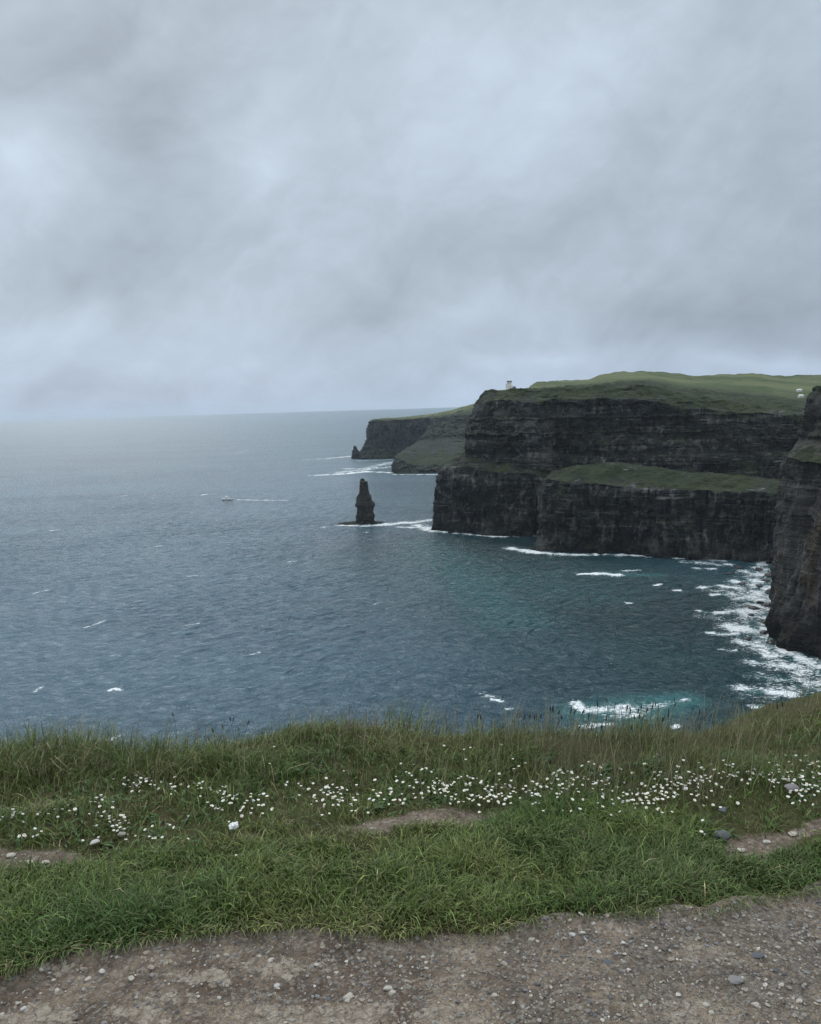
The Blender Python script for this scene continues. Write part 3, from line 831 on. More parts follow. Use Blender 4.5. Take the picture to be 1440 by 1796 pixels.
# ------------------------------------------------------------------ boat
bp = on(400, 876.5)
bt = tag(empty('ferry_boat', (bp[0], bp[1], 0)), 'small white passenger boat under way on the open sea trailing a pale wake', 'boat')
M_HULL = simple_mat('white_hull', (.80, .82, .83), .4, .05, 1)
M_NAVY = simple_mat('dark_waterline', (.02, .025, .035), .4, .2, 1)
bm = bmesh.new()
st_ = [(-12.5, .1, 3.6), (-10.5, 1.4, 3.2), (-7, 2.6, 2.8), (0, 3.1, 2.4), (7, 3.1, 2.4), (10.5, 2.8, 2.5)]


def hull(bm, z0f, z1f, inset):
    prev = None
    for x, hw, zt in st_:
        hw0 = max(hw - inset - .5, .05)
        ring = [bm.verts.new(c) for c in ((x + (.9 if x < -12 else 0) * (1 - z0f), -hw0, z0f * zt), (x, -hw, z1f * zt), (x, hw, z1f * zt), (x + (.9 if x < -12 else 0) * (1 - z0f), hw0, z0f * zt))]
        if prev:
            for k in range(4):
                bm.faces.new((prev[k], prev[(k + 1) % 4], ring[(k + 1) % 4], ring[k]))
        else:
            bm.faces.new(ring)
        prev = ring
    bm.faces.new(prev[::-1])


hull(bm, .15, 1.0, 0)
bm_obj('hull', bm, M_HULL, bt)
bm = bmesh.new()
hull(bm, -.4, .15, .25)
bm_obj('waterline', bm, M_NAVY, bt)
bm = bmesh.new()
add_box(bm, -6.5, 2.2, -2.2, 2.2, 2.3, 4.9)
cab = bm_obj('cabin', bm, M_HULL, bt)
bm = bmesh.new()
add_box(bm, -5.8, 1.5, -2.26, -2.15, 3.5, 4.4)
bm_obj('window', bm, M_NAVY, cab)
bm = bmesh.new()
add_box(bm, -4.8, -1.2, -1.6, 1.6, 4.9, 6.9)
bm_obj('wheelhouse', bm, M_HULL, bt)
bm = bmesh.new()
add_box(bm, 3, 9.6, -2.4, 2.4, 4.3, 4.6)
for xx in (3.3, 9.3):
    for yy in (-2.2, 2.2):
        add_box(bm, xx - .1, xx + .1, yy - .1, yy + .1, 2.3, 4.3)
bm_obj('stern_canopy', bm, M_STONE_D, bt)
bm = bmesh.new()
add_lathe(bm, [(.1, 6.9), (.06, 10.5)], 8, -2.4, 0)
bm_obj('mast', bm, M_HULL, bt)

# ------------------------------------------------------------------ foreground cliff top: ground, path
GZ = 170.0


def line_of(pts):
    P = np.array([on(a, b, GZ)[:2] for a, b in pts])
    P = P[np.argsort(P[:, 0])]
    return P[:, 0].copy(), P[:, 1].copy()


EDX, EDY = line_of([(-900, 1395), (-400, 1350), (0, 1332), (100, 1322), (190, 1338), (340, 1338), (400, 1320), (500, 1302), (620, 1288), (700, 1293), (800, 1302), (960, 1310), (1100, 1313), (1250, 1308), (1320, 1280), (1380, 1252), (1440, 1236), (1600, 1200), (1900, 1170)])
PEX, PEY = line_of([(-700, 1795), (-300, 1775), (-100, 1740), (0, 1704), (60, 1684), (130, 1668), (300, 1642), (450, 1636), (600, 1626), (720, 1634), (800, 1626), (950, 1611), (1080, 1594), (1200, 1597), (1240, 1604), (1290, 1581), (1350, 1570), (1440, 1545), (1700, 1490), (2000, 1440)])


def edge(x):
    return np.interp(x, EDX, EDY) + .03 * vn(np.asarray(x) * 4, 0, 0, 91)


def pathedge(x):
    return np.interp(x, PEX, PEY) + .022 * vn(np.asarray(x) * 5, 0, 0, 92) + .012 * vn(np.asarray(x) * 17, 0, 0, 93)


def gz(x, y):
    x, y = np.asarray(x, float), np.asarray(y, float)
    n = .030 * fbm(x * 1.7, y * 2.2, 0, 3, 71) + .008 * fbm(x * 9, y * 9, 0, 2, 72)
    tt = y - np.interp(x, EDX, EDY)
    fall = np.interp(tt, [-.3, 0, .25, .5, 1, 2, 4, 9, 20, 30], [0, -.01, -.07, -.2, -.75, -2.8, -9, -42, -132, -184])
    amp = sstep(y, 2.2, 2.7) * .8 + .2
    return GZ + n * amp + fall


def proj(x, y, z):
    d = np.stack([x, y, z], -1) - CAM
    a = d @ FW
    return 720 + FOC * (d @ RT) / a, 898 - FOC * (d @ UP) / a


BARE = [(765, 1433, 150, 17, -6, 1.0), (40, 1504, 120, 15, -3, 1.0), (1330, 1479, 85, 26, -8, 1.1), (1440, 1452, 90, 14, -12, 1.0), (640, 1452, 90, 16, -6, .75), (545, 1478, 120, 14, -4, .5), (430, 1472, 60, 10, 0, .55),
        (60, 1418, 110, 9, -5, .55), (-60, 1500, 100, 20, 0, 1.0), (930, 1410, 60, 9, -5, .5)]


def bare(x, y):
    u, v = proj(x, y, np.full_like(x, GZ))
    b = np.zeros_like(x)
    for cx, cy, sx, sy, rot, s in BARE:
        r = math.radians(rot)
        du, dv = u - cx, v - cy
        a, c = du * math.cos(r) + dv * math.sin(r), -du * math.sin(r) + dv * math.cos(r)
        b = np.maximum(b, s * np.exp(-((a / sx) ** 2 + (c / sy) ** 2) * 1.1))
    return b + .18 * fbm(x * 7, y * 9, 0, 3, 77) * (b > .05)


xa = np.unique(np.concatenate([-np.geomspace(4.6, 90, 22), np.arange(-4.5, 5.5, .026), np.geomspace(5.6, 90, 22)]))
fr = np.concatenate([np.linspace(-40, -.2, 18), np.linspace(0, 1, 130)])
rowsY = [np.where(f < 0, f * 1.5 + .8, .8 + f * (edge(xa) - .8)) for f in fr]
for tb in (.04, .08, .13, .2, .3, .42, .6, .8, 1.1, 1.6, 2.3, 3.4, 5, 8, 12, 17, 23, 29):
    rowsY.append(edge(xa) + tb)
GY = np.array(rowsY)
GXX = np.repeat(xa[None], len(GY), 0)
GZZ = gz(GXX, GY)
inpath = sstep(pathedge(GXX) - GY, -.03, .06)
GZZ = GZZ - .05 * inpath
gme = mesh_np('ground', np.stack([GXX, GY, GZZ], -1), [grid_faces(len(GY), len(xa))])
fattr(gme, 'bare', np.clip(bare(GXX, GY), 0, 1.2))
mt, t = new_mat('turf_soil')
pos = t.new('ShaderNodeNewGeometry').outputs['Position']
ba = t.new('ShaderNodeAttribute', {'attribute_name': 'bare'}).outputs['Fac']
n1 = t.noise(pos, 9, 5, .65)
n2 = t.noise(pos, 55, 4, .7)
c0 = t.mix(n1, (.040, .045, .018), (.10, .085, .046))
c1 = t.ramp(t.math('MULTIPLY_ADD', n2, .6, t.math('MULTIPLY', n1, .4)), [(.33, (.075, .055, .044)), (.5, (.15, .12, .095)), (.66, (.31, .27, .215))])
c = t.mix(t.step(t.math('ADD', ba, t.math('MULTIPLY', t.math('SUBTRACT', n2, .5), .5)), .3, .6), c0, c1)
b = t.new('ShaderNodeBsdfPrincipled', Base_Color=c, Roughness=.95, Normal=t.new('ShaderNodeBump', Height=n2, Strength=.9, Distance=.02))
b.inputs['Specular IOR Level'].default_value = .15
out(t, b)
tag(link('ground', gme, mt), 'grassy turf soil of the cliff top falling away at its edge', 'ground', kind='structure')

# path
xa2 = np.unique(np.concatenate([-np.geomspace(3.3, 90, 18), np.arange(-3.2, 3.8, .0125), np.geomspace(3.9, 90, 18)]))
fr2 = np.concatenate([np.linspace(-3.2, .9, 12), np.linspace(1.0, 1.55, 20)[:-1]])
PY = np.array([np.full_like(xa2, f) for f in fr2] + [1.55 + f * (pathedge(xa2) + .10 - 1.55) for f in np.linspace(0, 1, 90)])
PX = np.repeat(xa2[None], len(PY), 0)


def path_relief(x, y):
    return .018 * fbm(x * 2.4, y * 3, 0, 3, 81) + .005 * np.abs(fbm(x * 11, y * 11, 0, 3, 82)) + .0022 * fbm(x * 34, y * 34, 0, 2, 83)


def path_z(x, y):
    tt = pathedge(x) - y
    base_ = GZ + .030 * fbm(x * 1.7, y * 2.2, 0, 3, 71) * .2
    return base_ + path_relief(x, y) - .012 - .09 * sstep(-tt, -.015, .10) + .012 * sstep(-tt, -.08, 0)


pme = mesh_np('path', np.stack([PX, PY, path_z(PX, PY)], -1), [grid_faces(len(PY), len(xa2))])


def pale(x, y):                            # caked pale mud patches of the path, photo-located
    u, v = proj(x, y, np.full_like(x, GZ))
    b = np.zeros_like(x)
    for cx, cy, sx, sy, s in [(610, 1775, 110, 25, 1), (360, 1705, 60, 16, .8), (500, 1690, 60, 20, .7), (60, 1775, 90, 25, .75), (230, 1770, 60, 18, .7), (1232, 1668, 35, 12, 1), (1195, 1770, 50, 30, .85), (770, 1785, 60, 25, .8), (840, 1665, 45, 10, .7),
                               (90, 1690, 50, 14, .7), (330, 1735, 60, 12, .55), (560, 1650, 60, 12, .5), (1055, 1625, 60, 8, .5), (690, 1650, 50, 12, .5), (900, 1640, 30, 8, .5), (730, 1715, 30, 10, .5), (240, 1680, 50, 9, .5), (500, 1770, 80, 20, .8)]:
        b = np.maximum(b, s * np.exp(-(((u - cx) / sx) ** 2 + ((v - cy) / sy) ** 2)))
    return b


PAL = pale(PX, PY)
fattr(pme, 'pale', PAL)
fattr(pme, 'grey', sstep(PX, -.2, .9) * .8)
mt, t = new_mat('trodden_gravel')
pos = t.new('ShaderNodeNewGeometry').outputs['Position']
pa = t.new('ShaderNodeAttribute', {'attribute_name': 'pale'}).outputs['Fac']
gr = t.new('ShaderNodeAttribute', {'attribute_name': 'grey'}).outputs['Fac']
n1 = t.noise(pos, 5, 5, .6)
n2 = t.noise(pos, 32, 5, .7)
n3 = t.noise(pos, 130, 3, .6)
vo = t.new('ShaderNodeTexVoronoi', {'feature': 'F1'}, Vector=t.mapping(t.new('ShaderNodeVectorMath', {'operation': 'ADD'}, i0=pos, i1=t.new('ShaderNodeVectorMath', {'operation': 'SCALE'}, i0=t.new('ShaderNodeTexNoise', Vector=pos, Scale=40.0).outputs['Color'], Scale=.012).outputs[0]).outputs[0], scale=(1, 1, .4)), Scale=95.0)
crk = t.new('ShaderNodeTexVoronoi', {'feature': 'DISTANCE_TO_EDGE'}, Vector=t.new('ShaderNodeVectorMath', {'operation': 'ADD'}, i0=pos, i1=t.new('ShaderNodeVectorMath', {'operation': 'SCALE'}, i0=t.new('ShaderNodeTexNoise', Vector=pos, Scale=24.0, Detail=4.0).outputs['Color'], Scale=.03).outputs[0]), Scale=26.0)
dirt = t.mix(t.step(n1, .35, .65), (.145, .108, .082), (.34, .275, .205))
dirt = t.mix(t.math('MULTIPLY', gr, t.step(n1, .62, .38)), dirt, (.25, .222, .185))
dirt = t.mix(t.step(n2, .38, .66, 0, .75), dirt, (.095, .074, .056))
cell = t.new('ShaderNodeSeparateColor', Color=vo.outputs['Color'])
dirt = t.mix(t.step(cell.outputs[0], .72, .9, 0, .6), dirt, (.33, .30, .26))
dirt = t.mix(t.step(cell.outputs[1], .75, .92, 0, .6), dirt, (.10, .096, .092))
mud = t.mix(t.step(n2, .35, .65), (.24, .195, .155), (.42, .365, .295))
mud = t.mix(t.step(crk.outputs['Distance'], .05, .0, 0, .45), mud, (.085, .065, .052))
pm = t.step(t.math('ADD', t.math('MULTIPLY', pa, .9), t.math('ADD', t.math('MULTIPLY', t.math('SUBTRACT', n2, .5), 2.6), t.math('MULTIPLY', t.math('SUBTRACT', n1, .5), 1.2))), .30, .50)
c = t.mix(pm, dirt, mud)
hh = t.math('ADD', t.math('MULTIPLY', n2, 1.0), t.math('ADD', t.math('MULTIPLY', vo.outputs['Distance'], -.35), t.math('ADD', t.math('MULTIPLY', n3, .3), t.math('MULTIPLY', t.step(crk.outputs['Distance'], 0, .12), .16))))
b = t.new('ShaderNodeBsdfPrincipled', Base_Color=c, Roughness=.92, Normal=t.new('ShaderNodeBump', Height=hh, Strength=1.0, Distance=.034))
b.inputs['Specular IOR Level'].default_value = .2
out(t, b)
tag(link('path', pme, mt), 'brown gravel footpath with caked pale mud patches', 'path', kind='structure')

# ------------------------------------------------------------------ gravel
M_PEB, t = new_mat('pebble')
pos = t.new('ShaderNodeTexCoord').outputs['Object']
pc = t.new('ShaderNodeAttribute', {'attribute_name': 'tint'}).outputs['Color']
b = t.new('ShaderNodeBsdfPrincipled', Base_Color=t.mix(t.step(t.noise(pos, 90, 3), .3, .7, .0, .35), pc, (.09, .08, .07)), Roughness=.8)
out(t, b)


def ico(sub):
    bm = bmesh.new()
    bmesh.ops.create_icosphere(bm, subdivisions=sub, radius=1)
    v = np.array([q.co[:] for q in bm.verts])
    f = np.array([[q.index for q in p.verts] for p in bm.faces])
    bm.free()
    return v, f


PEBCOL = np.array([(.20, .185, .165), (.13, .125, .12), (.27, .25, .215), (.36, .34, .30), (.085, .088, .095), (.17, .135, .11), (.11, .085, .068)])


def pebbles(name, xy, size, zf, colp):
    v0, f0 = ico(1)
    n = len(xy)
    V = np.repeat(v0[None], n, 0) * (1 + .22 * rng.standard_normal((n, len(v0), 1)))
    sc = size[:, None, None] * np.stack([np.ones(n), rng.uniform(.55, 1, n), rng.uniform(.35, .75, n)], -1)[:, None]
    V = V * sc
    a = rng.uniform(0, 6.28, n)
    ca, sa = np.cos(a)[:, None], np.sin(a)[:, None]
    X_, Y_ = V[..., 0] * ca - V[..., 1] * sa, V[..., 0] * sa + V[..., 1] * ca
    tl = rng.uniform(-.4, .4, n)[:, None]
    Z_ = V[..., 2] + X_ * tl
    z0 = zf(xy[:, 0], xy[:, 1])
    W_ = np.stack([X_ + xy[:, :1], Y_ + xy[:, 1:], Z_ + (z0 + size * rng.uniform(-.1, .3, n))[:, None]], -1)
    F_ = (f0[None] + (np.arange(n) * len(v0))[:, None, None]).reshape(-1, 3)
    me = mesh_np(name, W_.reshape(-1, 3), [F_], smooth=False)
    ci = rng.choice(len(PEBCOL), n, p=colp)
    cattr(me, 'tint', np.repeat(PEBCOL[ci] * rng.uniform(.9, 1.6, (n, 1)), len(v0), 0))
    return link(name, me, M_PEB)


n = 48000
xy = np.stack([rng.uniform(-2.2, 2.7, n), rng.uniform(1.6, 2.75, n)], -1)
keep = (xy[:, 1] < pathedge(xy[:, 0]) - rng.exponential(.03, n)) & (rng.random(n) < .35 + .5 * sstep(xy[:, 0], -.6, .6) + .25 * fbm(xy[:, 0] * 3, xy[:, 1] * 3, 0, 2, 88))
keep &= rng.random(n) > .7 * pale(xy[:, 0], xy[:, 1])
xy = xy[keep]
sz = np.clip(np.exp(rng.normal(math.log(.0029), .55, len(xy))), .0012, .0085)
tag(pebbles('gravel', xy, sz, path_z, [.26, .20, .15, .07, .12, .12, .08]), 'loose fine gravel scattered on the path', 'gravel', kind='stuff')
n = 9000
xy = np.stack([rng.uniform(-2.6, 3, n), rng.uniform(2.5, 3.4, n)], -1)
xy = xy[bare(xy[:, 0], xy[:, 1]) > rng.uniform(.4, .9, n)]
tag(pebbles('gravel', xy, np.clip(np.exp(rng.normal(math.log(.003), .5, len(xy))), .0014, .009), gz, [.26, .10, .22, .12, .06, .14, .10]), 'small stones and crumbs on the bare worn patches in the turf', 'gravel', kind='stuff')

# single stones one can pick out
stone_var = [rock_mesh('stone', 1, .75, .55, 60 + k, 2, .3) for k in range(7)]
SM = {k: simple_mat(k + '_stone_skin', c, .8, .25, 40, .002) for k, c in dict(pale=(.40, .37, .32), tan=(.30, .26, .21), grey=(.19, .185, .18), slate=(.085, .092, .105), white=(.44, .43, .41)).items()}
SV = {}


def stone(px, py, w, col, lab, grp=None, flat=1.0, k=0, zf=None):
    p = on(px, py, GZ)
    zf = zf or path_z
    key = (k % 7, col)
    if key not in SV:
        SV[key] = stone_var[k % 7].copy()
        SV[key].materials.clear()
        SV[key].materials.append(SM[col])
        SV[key].name = 'stone'
    o = bpy.data.objects.new('stone', SV[key])
    COL.objects.link(o)
    r = w / FOC * np.linalg.norm(p - CAM) / 2 * 1.15
    z = float(zf(np.array([p[0]]), np.array([p[1]]))[0])
    o.location = (p[0], p[1], z + r * .18 * flat)
    o.scale = (r, r, r * flat)
    o.rotation_euler = (random.uniform(-.2, .2), random.uniform(-.2, .2), random.uniform(-.7, .7))
    tag(o, lab, 'stone', grp)


for i, q in enumerate([
    (612, 1742, 15, 'pale', 'largest pale angular stone on the path, beside the caked white mud patch'), (680, 1733, 13, 'pale', 'pale wedge shaped stone just past the largest pale angular one'),
    (557, 1738, 9, 'grey', 'small grey stone left of the largest pale angular stone on the path'), (229, 1712, 10, 'pale', 'rounded pale stone on the brown left part of the path'),
    (178, 1697, 9, 'white', 'small bright white stone on the brown dirt near the grass corner'), (257, 1669, 10, 'tan', 'flat light stone right at the grass edge of the brown dirt', None, .5),
    (485, 1719, 8, 'white', 'bright little stone alone in the middle of the brown path'), (1005, 1640, 10, 'white', 'white oval stone below the grass fringe, larger of a close pair'),
    (1021, 1635, 9, 'pale', 'pale round stone touching the white oval stone, smaller of the pair'), (1041, 1621, 7, 'pale', 'small pale stone tucked against the grass fringe of the path'),
    (880, 1628, 12, 'slate', 'dark blue grey stone lying where the grass meets the path'), (1327, 1666, 19, 'slate', 'flat blue slate fragment on the grey gravel', None, .45),
    (1290, 1706, 18, 'grey', 'broad flat grey stone with a hollow, biggest on the grey gravel', None, .4), (1066, 1690, 13, 'slate', 'dark slate pebble in the middle of the grey gravel', None, .6),
    (1327, 1750, 10, 'pale', 'pale oval pebble low on the grey gravel near the frame edge'), (1065, 1609, 9, 'tan', 'light upright stone in the notch of the grass fringe'),
    (40, 1754, 8, 'white', 'white pebble near the corner of the brown path'), (1177, 1680, 9, 'tan', 'tan stone beside the crumbly yellowish mud patch')]):
    stone(q[0], q[1], q[2], q[3], q[4], None, q[6] if len(q) > 6 else .8, i)
for i in range(70):
    px, py = random.uniform(-60, 1500), random.uniform(1630, 1800)
    p = on(px, py, GZ)
    if p[1] > pathedge(p[0]) - .03:
        continue
    stone(px, py, random.choice([6, 6, 7, 7, 8, 9]), random.choice(['pale', 'pale', 'tan', 'grey', 'grey', 'slate']), 'loose pebble on the path, a little bigger than the gravel around it', 'loose pebbles on the path', .7, i + 3)
stone(1266, 1463, 24, 'slate', 'blue grey slate stone at the edge of the bare patch in the turf', None, .9, 2, lambda x, y: gz(x, y) + .012)
stone(1387, 1404, 18, 'grey', 'light grey stone in the grass below the dense daisies', None, .9, 4, lambda x, y: gz(x, y) + .03)
stone(1268, 1425, 12, 'slate', 'small dark stone half hidden in the grass above the blue slate stone', None, .7, 5, lambda x, y: gz(x, y) + .03)
stone(166, 1482, 13, 'white', 'flat white stone on the worn turf near the bare patch', None, .6, 1, lambda x, y: gz(x, y) + .03)
stone(214, 1472, 10, 'pale', 'little pale stone right of the flat white stone in the turf', None, .8, 3, lambda x, y: gz(x, y) + .03)
for i, (px, py) in enumerate([(52, 1512), (78, 1511), (20, 1503), (1345, 1470), (1390, 1462), (1300, 1488)]):
    stone(px, py, random.choice([10, 12]), 'pale', 'pale stone lying on a bare worn patch in the turf', 'stones on the worn patches', .6, i, lambda x, y: gz(x, y) + .004)

# ------------------------------------------------------------------ grass
def leaf_mat(name, trans=.25, rough=.55):
    mt, t = new_mat(name)
    c = t.new('ShaderNodeAttribute', {'attribute_name': 'tint'}).outputs['Color']
    b = t.new('ShaderNodeBsdfPrincipled', Base_Color=c, Roughness=rough)
    b.inputs['Specular IOR Level'].default_value = .3
    tr = t.new('ShaderNodeBsdfTranslucent', Color=c)
    out(t, t.new('ShaderNodeMixShader', i0=trans, i1=b.outputs[0], i2=tr.outputs[0]))
    return mt


M_GRASS = leaf_mat('grass_blade')


def blades(x, y, z, h, w, lean, bend, az_, colr):
    n = len(x)
    tt = np.array([0, .38, .72, 1.0])
    dx, dy = np.cos(az_), np.sin(az_)
    wdx, wdy = -dy, dx
    tw = rng.uniform(-.9, .9, n)
    wdx, wdy = wdx * np.cos(tw) - wdy * np.sin(tw), wdx * np.sin(tw) + wdy * np.cos(tw)
    P = []
    for t_, ww in zip(tt, (.8, 1.0, .7, 0)):
        o_ = lean * t_ + bend * t_ ** 2.2
        hz_ = h * t_ * np.sqrt(np.clip(1 - .45 * np.clip(o_ / (h + 1e-6), 0, 1.4) ** 2 * t_, .12, 1))
        cx, cy, cz = x + dx * o_, y + dy * o_, z + hz_
        if ww:
            P += [np.stack([cx - wdx * w * ww / 2, cy - wdy * w * ww / 2, cz], -1), np.stack([cx + wdx * w * ww / 2, cy + wdy * w * ww / 2, cz], -1)]
        else:
            P += [np.stack([cx, cy, cz], -1)]
    V = np.stack(P, 1)
    return V, colr


def blade_mesh(name, parts, mat):
    V = np.concatenate([p[0] for p in parts])
    Cc = np.concatenate([p[1] for p in parts])
    n = len(V)
    i0 = (np.arange(n) * 7)[:, None]
    q = np.concatenate([i0 + [0, 1, 3, 2], i0 + [2, 3, 5, 4]])
    tr = i0 + [4, 5, 6]
    me = mesh_np(name, V.reshape(-1, 3), [q, tr], smooth=True)
    cattr(me, 'tint', np.repeat(Cc, 7, 0))
    return link(name, me, mat)


def scatter(n, x0, x1, y0, y1):
    return rng.uniform(x0, x1, n), rng.uniform(y0, y1, n)


GREEN = np.array([(.052, .098, .024), (.070, .118, .028), (.094, .134, .034), (.130, .154, .048), (.044, .088, .032)])
STRAW = np.array([(.23, .21, .11), (.30, .26, .15), (.17, .17, .07), (.13, .10, .06)])


def tint(x, y, n, straw=.05, olive=0.0, seed=3):
    g = fbm(x * 2.2, y * 3.0, 0, 3, 61) * .9 + rng.normal(0, .55, n) + olive
    k = np.clip((g + 1.1) / 2.2, 0, .999) * 3
    i = k.astype(int)
    f = (k - i)[:, None]
    c = GREEN[i] * (1 - f) + GREEN[i + 1] * f
    blue = (sstep(-fbm(x * 1.1 + 5, y * 2, 0, 2, 62), .0, .8) * .35)[:, None]
    c = c * (1 - blue) + GREEN[4] * blue
    s = rng.random(n) < straw
    c[s] = STRAW[rng.integers(0, 4, s.sum())]
    return c * np.exp(rng.normal(.12, .34, (n, 1)))


XR = (-3.2, 3.7)
# near lawn
n = 330000
x, y = scatter(n, XR[0], XR[1], 1.9, 3.35)
pe, ed = pathedge(x), edge(x)
dn, df_ = y - pe, ed - y
bb = bare(x, y)
u, v = proj(x, y, np.full(n, GZ))
# far rim of the lush lawn in the photo
rim_v = np.interp(u, [-400, 0, 120, 300, 450, 600, 720, 860, 960, 1100, 1240, 1300, 1440, 1900], [1560, 1535, 1512, 1488, 1490, 1478, 1452, 1412, 1402, 1415, 1440, 1490, 1475, 1450])
lush = sstep(v - rim_v, -8, 14)
dens = lush * sstep(dn, -.015, .06) * (1 - .93 * sstep(bb, .35, .85))
dens *= np.clip(.8 + .5 * fbm(x * 6, y * 8, 0, 3, 64), .25, 1)
k = (rng.random(n) < dens) & (df_ > .15)
x, y, dn, v_, bb = x[k], y[k], dn[k], v[k], bb[k]
n = len(x)
tuft = fbm(x * 5, y * 6, 0, 2, 65)
h = (.050 + .024 * tuft + rng.normal(0, .013, n)) * (.55 + .45 * sstep(dn, 0, .12)) * (.6 + .4 * (1 - sstep(bb, .1, .5)))
h = np.clip(h, .018, .13)
azf = 1.2 * math.pi * fbm(x * 2.4, y * 3, 0, 2, 66) + .4
az_ = azf + rng.normal(0, 1.6, n)
front = sstep(dn, .07, 0)[:, None]
lawn = blades(x, y, gz(x, y) - .004, h, rng.uniform(.0024, .0050, n), h * np.abs(rng.normal(.3, .25, n)), h * np.abs(rng.normal(.6, .35, n)), az_, tint(x, y, n, .035))
# overhanging fringe on the path edge
n = 9000
x = rng.uniform(XR[0], XR[1], n)
y = pathedge(x) + rng.exponential(.02, n) - .012
k = rng.random(n) < .55 + .5 * vn(x * 9, 0, 0, 67)
x, y = x[k], y[k]
n = len(x)
h = rng.uniform(.02, .055, n)
fringe = blades(x, y, gz(x, y) - .006, h, rng.uniform(.002, .004, n), h * rng.uniform(.3, 1.0, n), h * rng.uniform(.3, 1.1, n), -math.pi / 2 + rng.normal(0, .8, n), tint(x, y, n, .16, .5))
# middle turf with the daisies
n = 150000
x, y = scatter(n, XR[0], XR[1], 2.3, 4.6)
ed = edge(x)
df_ = ed - y
bb = bare(x, y)
u, v = proj(x, y, np.full(n, GZ))
rim_v = np.interp(u, [-400, 0, 120, 300, 450, 600, 720, 860, 960, 1100, 1240, 1300, 1440, 1900], [1560, 1535, 1512, 1488, 1490, 1478, 1452, 1412, 1402, 1415, 1440, 1490, 1475, 1450])
mid = sstep(rim_v - v, -14, 8)
dens = mid * (1 - .93 * sstep(bb, .35, .85)) * sstep(df_, .02, .2) * np.clip(.75 + .6 * fbm(x * 5, y * 7, 0, 3, 68), .15, 1)
k = rng.random(n) < dens
x, y, df_, bb, u = x[k], y[k], df_[k], bb[k], u[k]
n = len(x)
tuft = fbm(x * 3.5, y * 5, 0, 2, 69)
h = np.clip((.036 + .028 * np.maximum(tuft, -.3) + rng.normal(0, .010, n)) * (1 - .5 * sstep(bb, .05, .35)), .012, .11)
big = sstep(u, 480, 380) * sstep(u, 300, 360) + sstep(u, 200, 100) * .7
h *= 1 + .7 * big * (1 - sstep(df_, .65, .8))
midg = blades(x, y, gz(x, y) - .004, h, rng.uniform(.002, .0042, n), h * np.abs(rng.normal(.3, .25, n)), h * np.abs(rng.normal(.5, .35, n)), rng.uniform(0, 6.28, n), tint(x, y, n, .07 + .2 * 0, .15))
# tall fringe on the cliff edge
n = 190000
x, y = scatter(n, XR[0], XR[1], 2.6, 5.6)
ed = edge(x)
df_ = ed - y
dens = sstep(df_, -.55, -.15) * sstep(df_, .62, .30) * np.clip(.7 + .6 * fbm(x * 4, y * 5, 0, 3, 70), .12, 1)
k = rng.random(n) < dens
x, y, df_ = x[k], y[k], df_[k]
n = len(x)
u, v = proj(x, y, np.full(n, GZ))
tuft = fbm(x * 2.8, y * 3.5, 0, 2, 73)
hump_ = np.exp(-((u - 600) / 130) ** 2) * .03 + np.exp(-((u - 90) / 90) ** 2) * .02
right = sstep(u, 1310, 1380)
h = np.clip((.052 + .058 * np.clip(tuft, -.6, 1) + hump_) * np.exp(rng.normal(0, .42, n)), .016, .22) * (1 - .45 * right) * (.55 + .45 * sstep(df_, .50, .2))
c = tint(x, y, n, .16, .7)
red = (rng.random(n) < (.35 * np.exp(-((u - 630) / 45) ** 2) + .30 * right * sstep(df_, -.2, .2))) & (df_ < .25)
c[red] = np.array([(.105, .060, .035)]) * rng.uniform(.7, 1.3, (red.sum(), 1))
windaz = .15 + rng.normal(0, 1.5, n)
c = c * .82
tall = blades(x, y, gz(x, y) - .005, h, rng.uniform(.0018, .0040, n), h * np.abs(rng.normal(.25, .25, n)), h * np.abs(rng.normal(.5, .35, n)), windaz, c)
# long wispy stems rising out of the fringe
n = 7500
x = rng.uniform(XR[0], XR[1], n)
y = edge(x) + rng.uniform(-.55, .25, n)
u, v = proj(x, y, np.full(n, GZ))
k = rng.random(n) < np.interp(u, [-300, 0, 300, 700, 800, 1000, 1250, 1340, 1500, 2000], [.35, .35, .28, .3, .6, 1, .9, .4, .4, .3])
x, y, u = x[k], y[k], u[k]
n = len(x)
h = rng.uniform(.09, .22, n) * np.interp(u, [0, 700, 850, 1250, 1400], [.85, .85, 1.05, 1.1, .85])
cs = np.where(rng.random((n, 1)) < .5, np.array([[.115, .120, .062]]), np.array([[.26, .24, .15]])) * rng.uniform(.7, 1.3, (n, 1))
wisp = blades(x, y, gz(x, y) - .005, h, rng.uniform(.0013, .0026, n), h * np.clip(np.abs(rng.normal(.08, .1, n)), 0, .2), h * np.clip(np.abs(rng.normal(.18, .2, n)), 0, .45), .1 + rng.normal(0, 1.2, n), cs)
tag(blade_mesh('grass', [lawn, fringe], M_GRASS), 'thick green lawn grass along the path', 'grass', kind='stuff')
tag(blade_mesh('grass', [midg], M_GRASS), 'short turf with daisies and worn patches', 'grass', kind='stuff')
tag(blade_mesh('grass', [tall, wisp], M_GRASS), 'tall wispy grass on the cliff edge', 'grass', kind='stuff')

